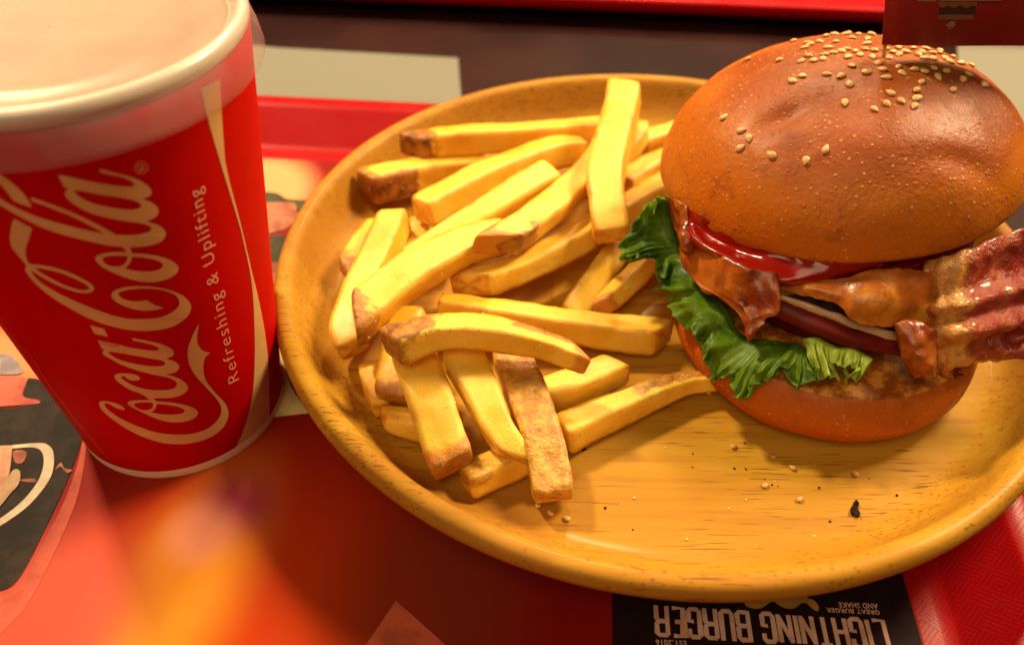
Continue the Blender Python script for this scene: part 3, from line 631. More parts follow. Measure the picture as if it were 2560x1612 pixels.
# left
fry([(945, 565, 9), (905, 620, 9), (862, 680, 9)], 7.5, 6, 0, 'thin fry with a brown tip against the left wall, mostly hidden', .3, 1.2, [(.75, 1, 0, 360, .6)], s1=0.5)
fry([(1050, 560, 8), (1045, 600, 8), (1035, 650, 8)], 7, 7, 0, 'tiny glimpse of a fry behind the broad left fry', .3, .3)
fry([(990, 545, 16), (948, 640, 15), (893, 755, 13), (870, 830, 11), (885, 868, 10)], 10, 9, -12, 'broad fry standing along the left wall with a flat cut top', .4, .9, taper=(1.0, .9))
fry([(1055, 530, 18), (1150, 480, 18), (1249, 431, 18), (1380, 385, 17), (1458, 378, 16)], 10, 9.5, 12, 'thick fry with blunt left end and shaded brown right end', .4, .8, s0=.0)
fry([(1375, 440, 22), (1290, 487, 22), (1204, 540, 21), (1110, 600, 19), (1020, 655, 17)], 9, 8.5, 12, 'fry with a square upper end and a black speck, running down left', .3, .3, taper=(1.05, .8))
fry([(1260, 592, 22), (1159, 615, 23), (1024, 690, 23), (930, 765, 21), (888, 800, 20)], 11, 9.5, 14, 'wide fry with a reddish brown pointed lower left tip over the left wall fry', .3, 1.3, [(.92, 1, 0, 360, .7)], taper=(.85, 1.05), s1=0.7)
fry([(1520, 345, 18), (1482, 415, 20), (1406, 495, 22), (1316, 565, 25), (1240, 612, 26)], 9, 8, 12, 'fry ending in a dark brown slanted tip at the centre of the pile', .3, 1.4, [(.83, 1, 120, 265, .9)], s1=-1.1)
fry([(1175, 712, 14), (1293, 675, 14), (1428, 608, 14), (1540, 540, 13), (1660, 470, 11), (1720, 425, 10)], 9, 8, 14, 'long fry passing under the upright top fry toward the bun', .9, .3, taper=(.9, 1.05), s0=1.0)
# upright one on top
fry([(1562, 225, 34), (1552, 290, 33), (1530, 370, 31), (1514, 440, 29), (1520, 520, 26), (1530, 590, 22)], 11.5, 9, -10, 'pale bent fry standing upright on top of the pile', .2, 1.0, s0=-0.45)
# front group
fry([(1035, 885, 14), (1060, 960, 13), (1095, 1060, 11), (1130, 1165, 9)], 12, 9, -8, 'thick golden fry leaning down with a dark crusty lower end, left of three', .3, 1.4, [(.95, 1, 0, 360, .5)], s1=-0.12)
fry([(1155, 890, 16), (1195, 970, 15), (1240, 1065, 13), (1288, 1145, 9)], 10.5, 9, -6, 'bright yellow fry tapering to a point, middle of the three leaning fries', .3, .8, taper=(1.08, .62), s1=0.9)
fry([(1275, 885, 14), (1310, 970, 13), (1350, 1080, 11), (1372, 1165, 8), (1385, 1240, 6)], 10.5, 7.5, -4, 'rough fry covered in brown potato skin, right of the three leaning fries', .8, 1.0, [(0, 1, -10, 190)])
fry([(975, 868, 24), (1091, 832, 26), (1215, 832, 27), (1340, 855, 25), (1445, 893, 21)], 9.5, 8.5, 12, 'arched fry with blistered brown left tip lying across the three leaning fries', 1.0, 1.2, [(0, .27, 30, 190, .8), (0, .05, 0, 360), (.62, 1, 95, 150)], taper=(1.0, .6), s1=-0.9, s0=0.3)

# ------------------------------------------------------------------ burger
BC = np.array([0.09389, 0.19638]); BZ = ZF
burger = empty('burger', (BC[0], BC[1], ZF), 'bacon burger in a glossy sesame bun with lettuce spilling out', 'burger')
# bottom bun
hp = [(0.0193, 0.015248), (0.03281, 0.015055), (0.0386, 0.01602), (0.04246, 0.018722), (0.0442, 0.022582), (0.04449, 0.024994), (0.044, 0.028372), (0.04246, 0.03146), (0.04092, 0.03339), (0.03976, 0.033969), (0.03667, 0.034065), (0.02702, 0.034644), (0.01158, 0.035127)]
hp = [tuple(p) for p in cr(hp, 3)]
V, Fc = lathe(hp, 160, BC[0], BC[1], .012, 9)
cutv = []
for i, p in enumerate(V):
    rr = math.hypot(p[0]-BC[0], p[1]-BC[1]); cutv.append(1 if (p[2] > 0.03223 and rr < 0.04072) else 0)
    dn = noise.noise(Vector(p)*60)*.0007
    V[i] = (p[0]+dn*(p[0]-BC[0])/.046, p[1]+dn*(p[1]-BC[1])/.046, p[2]+(dn if p[2] > .02 else 0)*.6)
fixn(mesh('bottom_bun', V, Fc, HEEL, burger, attrs={'cut': cutv}))
# top bun: tilted dome
TC = np.array([0.09804, 0.22755, 0.05800]); TX, TY, TR, TH, TA = -.0917, -.1513, 0.05182, 0.03590, .0029
cx_, sx_, cy_, sy_ = math.cos(TX), math.sin(TX), math.cos(TY), math.sin(TY)
RM = np.array([[cy_, 0, sy_], [0, 1, 0], [-sy_, 0, cy_]])@np.array([[1, 0, 0], [0, cx_, -sx_], [0, sx_, cx_]])
prof = [(TR*math.cos(a)**.85, TA+(TH-TA)*math.sin(a)) for a in np.linspace(math.pi/2-.02, 0, 60)]
prof += [(TR*(.955+.045*math.cos(a)), TA-TA*math.sin(a)) for a in np.linspace(.25, math.pi/2, 8)]+[(TR*.8, -.0003), (TR*.4, 0.0)]
V, Fc = lathe(prof, 220)
def bell(q, c, rx, ry): return math.exp(-((q[0]-c[0])/rx)**2-((q[1]-c[1])/ry)**2)
V2 = []
for p in V:
    q = Vector(p); nr = Vector((q.x*1.2, q.y*1.2, (q.z+.01)*1.0)).normalized()
    dd = noise.noise(q*24)*.0014+noise.noise(q*55+Vector((3, 1, 0)))*.0006+noise.noise(q*140)*.00018
    dd -= .0018*bell(q, (-.022, -.022), .006, .0035)      # dent left of the highlight
    dd -= .0010*bell(q, (.020, -.040), .010, .003)
    dd += .0009*bell(q, (.004, -.036), .016, .006)
    if q.z < .0005: dd *= .2
    V2.append(tuple(RM@np.array(q+nr*dd)+TC))
tb_ = fixn(mesh('top_bun', V2, Fc, BUN, burger))
bvh = BVHTree.FromPolygons([Vector(v) for v in V2], Fc)
# sesame seeds
sv, sf_ = [], []
for j in range(7):
    t = j/6; x = (t-.5)*.0030; r_ = .00108*math.sin(math.pi*min(1, t**.75*.98+.02))**.7 if 0 < j < 6 else 0
    for k in range(10):
        a = 2*math.pi*k/10; sv.append((x, r_*math.cos(a), r_*.55*math.sin(a)))
for j in range(6):
    for k in range(10): sf_.append([j*10+k, j*10+(k+1) % 10, (j+1)*10+(k+1) % 10, (j+1)*10+k])
sme = bpy.data.meshes.new('sesame_seed'); sme.from_pydata(sv, [], sf_); sme.polygons.foreach_set('use_smooth', [True]*len(sf_)); sme.materials.append(SEED); sme.update()
z6 = [(455, 637), (548, 710), (589, 753), (544, 803), (711, 842), (898, 872), (1005, 810), (1109, 561), (1270, 596), (1338, 567), (1415, 551), (1484, 579), (1500, 535), (1497, 492), (1355, 507), (822, 441), (880, 415), (1012, 406), (1087, 415), (1134, 458), (1525, 447), (1695, 488), (1333, 423), (1229, 395), (1310, 380), (1420, 402), (1400, 365), (1485, 380), (1537, 388), (1587, 372), (1655, 390), (1612, 423), (1745, 435), (1780, 405), (1860, 462), (1148, 360), (893, 262), (910, 305), (905, 235), (885, 195), (975, 230), (990, 322), (1045, 290), (1020, 262), (1120, 270), (1125, 312), (1190, 300), (1165, 280), (1215, 270), (1265, 275), (1230, 215), (1255, 190), (1110, 190), (1150, 210), (1095, 165), (1060, 230), (1370, 285), (1440, 285), (1510, 300), (1540, 320), (1580, 290), (1620, 290), (1640, 270), (1550, 270), (1700, 300), (1680, 340), (1735, 345), (1720, 290), (1760, 320), (1810, 365), (1650, 320), (1585, 320), (1480, 265), (1400, 262), (1330, 270), (1290, 345), (940, 330), (1000, 300)]
rnd = random.Random(3); hits = []
for x, y in z6:
    px, py = 1600+x/2.1656, y/2.1656
    h = bvh.ray_cast(Vector(CAM), Vector(ray(px, py)))
    if h[0]: hits.append(h)
for _ in range(46):                     # the far side of the crown, glimpsed past the edge
    x, y = TC[0]+rnd.gauss(.012, .018), TC[1]+abs(rnd.gauss(.008, .016))
    h = bvh.ray_cast(Vector((x, y, .3)), Vector((0, 0, -1)))
    if h[0] and all((h[0]-g[0]).length > .0022 for g in hits): hits.append(h)
if True:
    for h in hits:
        nrm = h[1] if h[1].z > 0 or h[1].y < 0 else -h[1]
        if nrm.dot(Vector(CAM)-h[0]) < 0 and nrm.z < 0: nrm = -nrm
        o = bpy.data.objects.new('sesame_seed', sme); C.objects.link(o); o.parent = tb_
        q = nrm.to_track_quat('Z', 'X').to_matrix() @ Matrix.Rotation(rnd.uniform(0, 6.28), 3, 'Z') @ Matrix.Rotation(rnd.uniform(-.2, .2), 3, 'Y')
        MM = q.to_4x4(); MM.translation = h[0]+nrm*.0003-Vector((BC[0], BC[1], ZF)); s_ = rnd.uniform(.88, 1.1)
        o.matrix_basis = MM @ Matrix.Diagonal((s_, s_*rnd.uniform(.85, 1.1), s_, 1))
# surface of the filling: lofted between the two buns
lo_c, hi_c = np.array([BC[0], 0.19927]), np.array([0.09727, 0.22629])
def Floft(p, off):
    t = (p[2]-0.03416)/0.02413; t = min(max(t, -.5), 1.3); c_ = lo_c+(hi_c-lo_c)*t; r_ = 0.03908+0.00917*t+off
    return math.hypot(p[0]-c_[0], p[1]-c_[1])-r_
def B(px, py, off=0.):
    d = ray(px, py); best = (9, None); prev = None
    for t in np.arange(.15, .36, .0006):
        p = CAM+d*t
        if p[2] < ZF+.001: break
        f = Floft(p, off)
        if f < best[0]: best = (f, p)
        if f < 0: return p
    return best[1]
def patch(rows, nu, nv, disp=None, thick=.001, rag=0, seed=0):
    """rows of control points (already 3-D); returns closed thick sheet, uv"""
    A = [cr(r, nu) for r in rows]; cols = [cr([A[j][i] for j in range(len(A))], nv) for i in range(len(A[0]))]
    U, W = len(cols), len(cols[0]); P = np.array(cols)
    du_ = np.gradient(P, axis=0); dv_ = np.gradient(P, axis=1); N = np.cross(du_, dv_); N /= np.maximum(np.linalg.norm(N, axis=2, keepdims=True), 1e-9)
    if rag:
        for i in range(U):
            for j in range(W):
                u, v = i/(U-1), j/(W-1); p = P[i, j]
                ev = max(0, 1-(1-v)*4)-max(0, 1-v*4); eu = max(0, 1-(1-u)*7)-max(0, 1-u*7)
                dn = noise.noise(Vector(p)*170+Vector((seed, 0, 0)))+.6*noise.noise(Vector(p)*480+Vector((0, seed, 0)))
                if ev: P[i, j] = P[i, j]+dv_[i, j]/max(np.linalg.norm(dv_[i, j]), 1e-9)*rag*dn*abs(ev)
                if eu: P[i, j] = P[i, j]+du_[i, j]/max(np.linalg.norm(du_[i, j]), 1e-9)*rag*dn*abs(eu)
    mid = N.mean((0, 1)); toc = CAM-P.mean((0, 1))
    if mid@toc < 0: N = -N
    for i in range(U):
        for j in range(W):
            if disp: P[i, j] += disp(i/(U-1), j/(W-1), P[i, j], N[i, j])
    V = []; uv = []; Fc = []; K = []
    for s_ in (0, 1):
        for i in range(U):
            for j in range(W):
                e = min(i, U-1-i, j, W-1-j); k = thick*(.35 if e == 0 else 1)
                V.append(P[i, j]-N[i, j]*(k if s_ else 0)); uv.append((i/(U-1), j/(W-1))); K.append(j/(W-1))
    n = U*W
    for i in range(U-1):
        for j in range(W-1):
            a = i*W+j; Fc.append([a, a+1, a+W+1, a+W]); Fc.append([n+a, n+a+W, n+a+W+1, n+a+1])
    for i in range(U-1):
        Fc.append([i*W, (i+1)*W, n+(i+1)*W, n+i*W]); Fc.append([i*W+W-1, n+i*W+W-1, n+(i+1)*W+W-1, (i+1)*W+W-1])
    for j in range(W-1):
        Fc.append([j, n+j, n+j+1, j+1]); a = (U-1)*W+j; Fc.append([a, a+1, n+a+1, n+a])
    return V, Fc, uv, K
z7 = lambda x, y: (1500+x/2.262, 450+y/2.262); t7 = lambda x, y: (2100+x/3.446, 560+y/3.446)
def disc(c, r, z0, z1, tiltx=0, wob=.02, seed=1):
    V, Fc = lathe([(r*.6, z0), (r*.96, z0), (r, (z0+z1)/2), (r*.96, z1), (r*.6, z1)], 64, c[0], c[1], wob, seed); return V, Fc
# solid layers between the buns
V, Fc = disc(lo_c+(hi_c-lo_c)*.25, .033, 0.03532, 0.04092); o = fixn(mesh('tomato_slice', V, Fc, TOM, burger))
V2_, F2_, uv, K = patch([[B(1935, 748, .001), B(1960, 753, .001), B(2050, 787, .001), B(2150, 830, .001), B(2270, 850, .001)], [B(1925, 790, .0015), B(1950, 800, .002), B(2030, 832, .002), B(2130, 868, .002), B(2270, 890, .002)]], 8, 6, lambda u, v, p, n: n*(.0010*math.sin(math.pi*v)+.0005*noise.noise(Vector(p)*130)), .012, .0004)
fixn(mesh('tomato_slice', V2_, F2_, TOM, burger, uv=uv))
V2_, F2_, uv, K = patch([[B(1945, 733, .0016), B(2040, 762, .002), B(2140, 800, .002), B(2260, 835, .002)], [B(1945, 741, .0018), B(2040, 776, .0025), B(2140, 821, .0025), B(2260, 856, .0025)]], 8, 4, lambda u, v, p, n: n*(.0003*math.sin(math.pi*v)+.0004*noise.noise(Vector(p)*160)), .010, .0004)
fixn(mesh('onion_slice', V2_, F2_, ONION, burger, uv=uv))
V, Fc = disc(lo_c+(hi_c-lo_c)*.55, .040, 0.04236, 0.05298, wob=.05); fixn(mesh('meat_patty', V, Fc, PATTY, burger))
V, Fc = disc(lo_c+(hi_c-lo_c)*.9, .0425, 0.05250, 0.05684, wob=.05); fixn(mesh('sauce_layer', V, Fc, KET, burger))
def lump(a, f, seed):
    return lambda u, v, p, n: n*(a*noise.noise(Vector(p)*f+Vector((seed, 0, 0)))+a*.4*noise.noise(Vector(p)*f*3))
rows = [[B(*z7(x, y), o_) for x, y, o_ in ((1000, 592, .001), (1200, 575, .003), (1350, 550, .004), (1500, 515, .005), (1700, 505, .006), (1930, 520, .004))],
        [B(*z7(x, y), o_) for x, y, o_ in ((1005, 606, .002), (1200, 615, .004), (1360, 640, .006), (1480, 660, .009), (1680, 680, .009), (1910, 690, .005))],
        [B(*z7(x, y), o_) for x, y, o_ in ((1012, 622, .001), (1205, 652, .003), (1345, 712, .005), (1430, 795, .0065), (1610, 832, .006), (1900, 830, .003))]]
V2_, F2_, uv, K = patch(rows, 12, 14, lump(.0016, 70, 4), .004, .0009, 3); fixn(mesh('melted_cheese', V2_, F2_, CHEESE, burger, uv=uv))
# ketchup: smear squeezed out at the left and the long thin line under the bun
k6 = lambda x, y: (1640+x/2.613, 480+y/2.613)
def T(px, py, off):                    # on the crust of the top bun where it is in the way, else on the filling
    h = bvh.ray_cast(Vector(CAM), Vector(ray(px, py)))
    if h[0] is None: return B(px, py, off+.003)
    n_ = h[1] if h[1].dot(Vector(CAM)-h[0]) > 0 else -h[1]
    return np.array(h[0]+n_*(.0004+off))
rows = [[T(*z7(x, y), -.0006) for x, y in ((395, 115), (490, 160), (600, 212), (740, 268), (880, 318), (1010, 390), (1150, 450), (1350, 470), (1600, 470))],
        [T(*z7(x, y), .0008) for x, y in ((415, 200), (500, 235), (620, 292), (760, 360), (900, 405), (1030, 440), (1180, 478), (1370, 482), (1600, 480))],
        [B(*z7(x, y), o_) for x, y, o_ in ((440, 275, .005), (510, 325, .0065), (620, 385, .007), (760, 455, .0075), (900, 520, .0075), (1030, 560, .0065), (1180, 545, .005), (1370, 525, .003), (1600, 500, .001))],
        [B(*z7(x, y), o_) for x, y, o_ in ((450, 300, .004), (520, 370, .005), (630, 425, .006), (760, 500, .006), (900, 560, .006), (1030, 602, .005), (1190, 590, .003), (1370, 555, .001), (1600, 515, -.001))]]
V2_, F2_, uv, K = patch(rows, 12, 12, lambda u, v, p, n: n*(.0006*noise.noise(Vector(p)*90)+.0003*noise.noise(Vector(p)*260)), .0012, .0012, 1); fixn(mesh('ketchup', V2_, F2_, KET, burger, uv=uv))
# bacon, left piece with hanging tail
rows = [[B(1705, 600, .004), B(1790, 632, .006), B(1860, 665, .008), B(1945, 690, .006)],
        [B(1706, 650, .005), B(1790, 690, .007), B(1865, 725, .009), B(1950, 750, .009)],
        [B(1722, 690, .005), B(1805, 738, .007), B(1862, 775, .010), B(1945, 785, .009)],
        [B(1790, 738, .006), B(1835, 765, .008), B(1868, 800, .010), B(1912, 800, .009)],
        [B(1845, 800, .008), B(1858, 818, .009), B(1872, 830, .010), B(1903, 815, .009)],
        [B(1866, 846, .009), B(1870, 848, .009), B(1876, 848, .009), B(1884, 843, .009)]]
V2_, F2_, uv, K = patch(rows, 14, 8, lump(.0022, 95, 8), .0016, .0010, 5); fixn(mesh('bacon_strip', V2_, F2_, CRISP, burger, uv=uv))
# dark red bit at the far left edge
rows = [[B(*k6(75, 20), .003), B(*k6(130, 50), .004), B(*k6(190, 90), .004)], [B(*k6(90, 120), .004), B(*k6(150, 170), .005), B(*k6(210, 200), .004)], [B(*k6(140, 300), .005), B(*k6(180, 310), .007), B(*k6(240, 330), .005)], [B(*k6(170, 385), .005), B(*k6(200, 395), .006), B(*k6(240, 395), .005)]]
V2_, F2_, uv, K = patch(rows, 8, 8, lump(.0018, 160, 3), .002); fixn(mesh('bacon_strip', V2_, F2_, CRISP, burger, uv=uv))
# bacon, right: broad ribbed strip
rr_ = [[(740, 330), (900, 280), (1080, 215), (1250, 150), (1500, 60), (1700, 0)],
       [(715, 580), (880, 570), (1080, 540), (1300, 480), (1500, 430), (1680, 400)],
       [(730, 760), (900, 760), (1100, 740), (1300, 690), (1500, 640), (1720, 600)],
       [(740, 900), (900, 900), (1100, 890), (1300, 860), (1520, 830), (1740, 800)],
       [(790, 1080), (950, 1080), (1120, 1060), (1300, 1030), (1500, 1000), (1740, 960)],
       [(820, 1300), (930, 1270), (1080, 1210), (1280, 1170), (1500, 1175), (1740, 1140)]]
of_ = [.006, .009, .011, .012, .010, .006]
rows = [[B(*t7(x, y), of_[j]-(.007 if i == 0 else .002 if i == 1 else 0)) for i, (x, y) in enumerate(r_)] for j, r_ in enumerate(rr_)]
def ribs(u, v, p, n): return n*(.0014*math.sin(v*2*math.pi*3.4+1.2*u)+.0003*math.sin(u*40+6*v)+.0014*noise.noise(Vector(p)*80)+.0005*noise.noise(Vector(p)*260))
V2_, F2_, uv, K = patch(rows, 16, 18, ribs, .0016, .0008, 6); fixn(mesh('bacon_strip', V2_, F2_, BACON, burger, uv=uv))
# lobe at its left lower corner
rr_ = [[(470, 860), (600, 830), (720, 850), (830, 930)], [(500, 990), (600, 1010), (700, 1030), (800, 1060)], [(530, 1120), (620, 1140), (720, 1160), (815, 1180)], [(590, 1240), (660, 1260), (740, 1270), (820, 1260)], [(680, 1320), (720, 1330), (760, 1330), (815, 1310)]]
rows = [[B(*t7(x, y), .009) for x, y in r_] for r_ in rr_]
V2_, F2_, uv, K = patch(rows, 12, 10, lambda u, v, p, n: n*(.004*math.sin(math.pi*u)*math.sin(math.pi*v)**.5+.0018*noise.noise(Vector(p)*150)+.0005*noise.noise(Vector(p)*420)), .002, .0008, 9); fixn(mesh('bacon_strip', V2_, F2_, CRISP, burger, uv=uv))
# ragged end peeking under it
rr_ = [[(830, 1200), (950, 1200), (1100, 1190)], [(900, 1260), (980, 1260), (1120, 1210)], [(930, 1320), (975, 1325), (1000, 1290)]]
rows = [[B(*t7(x, y), .005) for x, y in r_] for r_ in rr_]
V2_, F2_, uv, K = patch(rows, 10, 8, lump(.002, 150, 6), .0015); fixn(mesh('bacon_strip', V2_, F2_, CRISP, burger, uv=uv))
# lettuce
LA = [((385, 100), (372, 105), (362, 90)), ((370, 140), (320, 135), (278, 130)), ((400, 220), (300, 230), (205, 225)), ((430, 300), (300, 330), (108, 400)), ((450, 380), (340, 400), (130, 465)), ((480, 430), (370, 440), (270, 440)), ((520, 500), (400, 500), (330, 550)), ((560, 600), (470, 600), (355, 615)), ((600, 640), (480, 660), (395, 700)), ((660, 700), (540, 740), (450, 780)), ((720, 780), (620, 800), (520, 860)), ((760, 860), (660, 900), (575, 960)), ((800, 900), (700, 980), (580, 1030)), ((850, 920), (740, 1040), (640, 1145)), ((900, 930), (800, 1040), (730, 1100)), ((950, 930), (860, 1050), (760, 1220)), ((1000, 930), (910, 1040), (830, 1260)), ((1050, 930), (970, 1040), (885, 1160)), ((1100, 930), (1030, 1000), (1000, 1115)), ((1140, 940), (1100, 1010), (1070, 1060)), ((1160, 950), (1140, 1030), (1130, 1195)), ((1180, 960), (1170, 1010), (1190, 1060))]
LB = [((1140, 900), (1170, 950), (1190, 1050)), ((1220, 890), (1230, 960), (1250, 1112)), ((1290, 920), (1290, 1000), (1300, 1120)), ((1350, 950), (1350, 1000), (1340, 1060)), ((1420, 960), (1420, 1010), (1400, 1040)), ((1480, 980), (1470, 1040), (1450, 1110)), ((1545, 1010), (1520, 1050), (1490, 1115))]
def leaf(name, L, offs, amp, freq, seed, pale=0, dx_=0, dy_=0, nu=9):
    rows = [[B(*z7(q[k][0]+dx_, q[k][1]+dy_), offs[k]) for q in L] for k in range(3)]
    mid = [(a+b)/2 for a, b in zip(rows[1], rows[2])]; rows = [rows[0], rows[1], mid, rows[2]]
    def dsp(u, v, p, n):
        ph = u*freq*2*math.pi+2.5*noise.noise(Vector((u*9+seed, v, 0)))
        tl_ = np.array([math.cos(seed), math.sin(seed)*.3, .5])
        d_ = n*amp*(v**1.3)*(math.sin(ph)+.5*math.sin(2.3*ph+1+v*2))
        d_ = d_+n*.0012*noise.noise(Vector(p)*150)
        q = np.array(noise.noise_vector(Vector(p)*200+Vector((seed, 0, 0))))*.0012*v
        fr = np.array(noise.noise_vector(Vector((u*freq*7, seed, v*1.5))))*.0016*v**3
        return d_+q+fr
    V, Fc, uv, K = patch(rows, nu, 6, dsp, .00035)
    return fixn(mesh(name, V, Fc, LETT, burger, attrs={'rim': K, 'pale': [pale]*len(V)}, uv=uv))
leaf('lettuce_leaf', LA, (.001, .0062, .0092), .0020, 13, 1)
leaf('lettuce_leaf', LA[1:19], (-.003, .002, .005), .0028, 7, 3.3, 0, 18, -16)
leaf('lettuce_leaf', LB, (.001, .004, .007), .0022, 4.5, 9, .75, nu=14)
# card flag on a pick, pushed into the crown of the bun
fl0 = G(2205, 112, .0980)
upv = G(2213, 0, .0980+.0125)-fl0; upv /= np.linalg.norm(upv); rtv = G(2560, 116, .0980)-fl0; rtv /= np.linalg.norm(rtv); fn_ = np.cross(rtv, upv)
flag = empty('flag_pick', fl0, 'red card flag with a burger emblem on a wooden pick stuck in the bun', 'flag')
m = NT('flag_card', rough=.55, spec=.3); m.col(m.mix(m.mr(m.noise(m.coord(), 60, 2), .35, .65), (.32, .020, .022), (.28, .016, .018))); FLG = m.m
def fp(a, b, n=0): return fl0+rtv*a+upv*b+fn_*n
FWd, FHt = .050, .032
V = [fp(a, b, n+.0004*math.sin(a*120)) for n in (.00015, -.00015) for b in (0, FHt) for a in np.linspace(0, FWd, 12)]
Fc = []
for k in range(11):
    Fc += [[k, k+1, 12+k+1, 12+k], [24+k, 36+k, 36+k+1, 24+k+1], [k, 24+k, 24+k+1, k+1], [12+k, 12+k+1, 36+k+1, 36+k]]
Fc += [[0, 12, 36, 24], [11, 35, 47, 23]]
fixn(mesh('flag_card', V, Fc, FLG, flag))
def cyl(a, b, r0, r1, n=12):
    a, b = np.array(a), np.array(b); d = b-a; d /= np.linalg.norm(d); x = np.cross(d, [0, 1, .3]); x /= np.linalg.norm(x); y = np.cross(d, x)
    V = [p+(x*math.cos(2*math.pi*k/n)+y*math.sin(2*math.pi*k/n))*r for p, r in ((a, r0), (b, r1)) for k in range(n)]
    return V, [[k, (k+1) % n, n+(k+1) % n, n+k] for k in range(n)]+[list(range(n))[::-1], list(range(n, 2*n))]
fixn(mesh('wooden_pick', *cyl(fp(.0012, -.030, -.0012), fp(.0012, FHt+.004, -.0012), .0004, .0009), plain('pick_wood', (.6, .38, .18)), flag))
def on_flag(px, py, off=.0007):
    d = ray(px, py); t = ((fl0+fn_*off-CAM)@fn_)/(d@fn_); return CAM+d*t
def fprint(name, pts, mat, off=.0007):
    V, Fc = poly2d([[(p[0], p[1]) for p in outline([(2180+p[0]/6.337, p[1]/6.337)+tuple(p[2:]) for p in pts])]], 8)
    return mesh(name, [on_flag(x, y, off) for x, y, _ in V], Fc, mat, flag, smooth=False)
TN = plain('flag_tan', (.30, .14, .07)); TN2 = plain('flag_tan_dark', (.20, .07, .035)); DK = plain('flag_dark', (.045, .018, .012))
fprint('emblem_bun', [(1060, -60, 1), (1070, 100), (1130, 130), (1200, 100), (1300, 135), (1390, 95), (1500, 138), (1600, 90), (1660, 110), (1670, -60, 1)], TN2)
fprint('emblem_patty', [(1060, 135, 1), (1130, 140), (1200, 110), (1300, 145), (1390, 105), (1500, 148), (1600, 100), (1645, 120, 1), (1630, 240, 1), (1070, 240, 1)], DK, .0008)
fprint('emblem_bun', [(1080, 240), (1580, 240), (1600, 270), (1570, 312), (1100, 312), (1065, 285)], TN2, .0009)
fprint('emblem_bolt', [(1260, 335, 1), (1335, 350, 1), (1300, 385, 1), (1335, 400, 1), (1180, 490, 1), (1230, 430, 1), (1165, 415, 1)], TN, .0008)
fprint('emblem_strip', [(720, -80, 1), (720, 28, 1), (1020, 28, 1), (1020, -80, 1)], TN, .0008); fprint('emblem_strip', [(1090, -90, 1), (1090, 22, 1), (2040, 22, 1), (2040, -90, 1)], TN, .00095)

# ------------------------------------------------------------------ crumbs on the plate
def loose(px, py, label, mat=None, sc_=.72, rz=None):
    o = bpy.data.objects.new('sesame_seed', sme); C.objects.link(o); p = G(px, py, ZF); o.location = (p[0], p[1], ZF+.0006)
    o.rotation_euler = (0, 0, rnd.uniform(0, 3.1) if rz is None else rz); o.scale = (sc_,)*3
    tag(o, label, 'sesame seed', 'loose seeds on the plate')
q9 = lambda x, y: (1280+x/1.881, 1000+y/1.881)
for x, y, l in ((1042, 222, 'loose sesame seed on the plate just below the left side of the bottom bun'), (1230, 270, 'loose sesame seed lying upright below the middle of the bottom bun'), (1317, 322, 'loose sesame seed with a dark end, right of the upright loose seed'),
                (1612, 350, 'pale loose sesame seed on the plate, furthest right of the loose seeds'), (1353, 470, 'pale loose sesame seed left of the black herb flake'), (1190, 405, 'tiny pale sesame seed among pepper specks in mid plate'),
                (125, 497, 'brown sesame seed touching the tip of the skin covered fry'), (180, 535, 'translucent sesame seed between two others below the skin covered fry'), (257, 560, 'brown ringed sesame seed, lowest one below the skin covered fry')):
    loose(*q9(x, y), l)
HERB = plain('burnt_herb', (.02, .008, .006), rough=.8, spec=.1)
p = G(*q9(1612, 525), ZF)
hv = [(-.0012, .0005), (-.0004, .0012), (.0002, .0026), (.0012, .0036), (.0014, .0020), (.0009, .0008), (.0012, -.0004), (.0004, -.0020), (-.0006, -.0014), (-.0010, -.0016), (-.0014, -.0008)]
V = [(p[0]+x, p[1]+y, ZF+.0007+.0006*math.sin(k*2)) for k, (x, y) in enumerate(hv)]+[(p[0]+x*.9, p[1]+y*.9, ZF+.0001) for x, y in hv]
n = len(hv); tag(fixn(mesh('herb_flake', V, [list(range(n)), list(range(2*n-1, n-1, -1))]+[[i, (i+1) % n, n+(i+1) % n, n+i] for i in range(n)], HERB, smooth=False)), 'black charred herb flake lying on the right of the plate', 'herb flake')
def specks(name, pts, r0, r1, mat, label, cat, zs=None):
    b_ = MB()
    for k, (px, py) in enumerate(pts):
        p = G(px, py, ZF+(zs[k] if zs else 0)); r_ = rnd.uniform(r0, r1); a0 = rnd.uniform(0, 6)
        V = [(p[0]+r_*math.cos(a0+a)*rnd.uniform(.6, 1.3), p[1]+r_*math.sin(a0+a)*rnd.uniform(.5, 1.1), p[2]+h) for h in (.00005, r_*.8) for a in np.arange(0, 6.2, 1.05)]
        b_.add(V, [[i, (i+1) % 6, 6+(i+1) % 6, 6+i] for i in range(6)]+[list(range(6))[::-1], list(range(6, 12))])
    o = fixn(mesh(name, b_.V, b_.F, mat)); return tag(o, label, cat, kind='stuff')
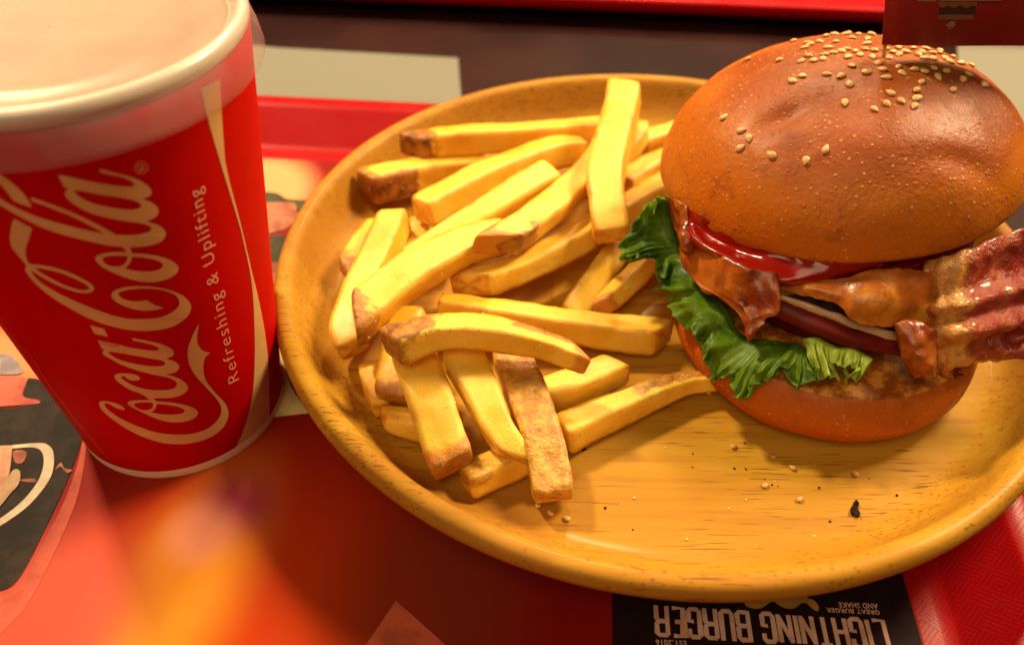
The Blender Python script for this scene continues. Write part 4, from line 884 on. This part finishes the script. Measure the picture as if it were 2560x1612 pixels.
pep = [q9(*p) for p in [(333, 238), (345, 232), (848, 315), (850, 253), (1093, 203), (1187, 372), (1223, 398), (1443, 412), (1680, 368), (438, 507), (568, 609), (1495, 572), (1810, 450), (1045, 322), (1100, 325), (1250, 405)]]
specks('pepper_specks', pep, .0002, .00045, HERB, 'dark pepper specks scattered over the bare part of the plate', 'pepper')
salt = [q9(*p) for p in [(705, 275), (720, 225), (575, 462), (512, 492), (820, 655), (1100, 470), (1155, 488), (1235, 382), (1020, 510), (1150, 680), (1130, 700), (1420, 640), (90, 590), (150, 620), (180, 632)]]+[(1022, 1165), (1010, 1160), (1180, 1262), (1172, 1268)]
specks('salt_crumbs', salt, .00015, .00035, plain('salt', (.85, .6, .35), rough=.3), 'tiny pale salt crumbs scattered over the plate', 'salt')

# salt grains sticking to the fries
bpy.context.view_layer.update()
fv, ff = [], []
for o in FRIES:
    k = len(fv); fv += [o.location+v.co for v in o.data.vertices]; ff += [[i+k for i in p.vertices] for p in o.data.polygons]
fb = BVHTree.FromPolygons(fv, ff); b_ = MB(); cnt = 0
while cnt < 150:
    px, py = rnd.uniform(820, 1700), rnd.uniform(220, 1260); h = fb.ray_cast(Vector(CAM), Vector(ray(px, py)))
    cnt += 1
    if h[0] is None: continue
    r_ = rnd.uniform(.00010, .00026); c_ = h[0]; a0 = rnd.uniform(0, 6)
    q = h[1].to_track_quat('Z', 'X').to_matrix()
    V = [c_+q @ Vector((r_*math.cos(a0+a)*rnd.uniform(.7, 1.2), r_*math.sin(a0+a)*rnd.uniform(.7, 1.2), z)) for z in (-.0001, r_*1.2) for a in (0, 1.57, 3.14, 4.71)]
    b_.add(V, [[0, 1, 5, 4], [1, 2, 6, 5], [2, 3, 7, 6], [3, 0, 4, 7], [4, 5, 6, 7], [3, 2, 1, 0]])
o = fixn(mesh('salt_grains', b_.V, b_.F, plain('salt_grain', (.85, .72, .5), rough=.25), smooth=False))
tag(o, 'fine salt grains sticking to the fries', 'salt', kind='stuff')
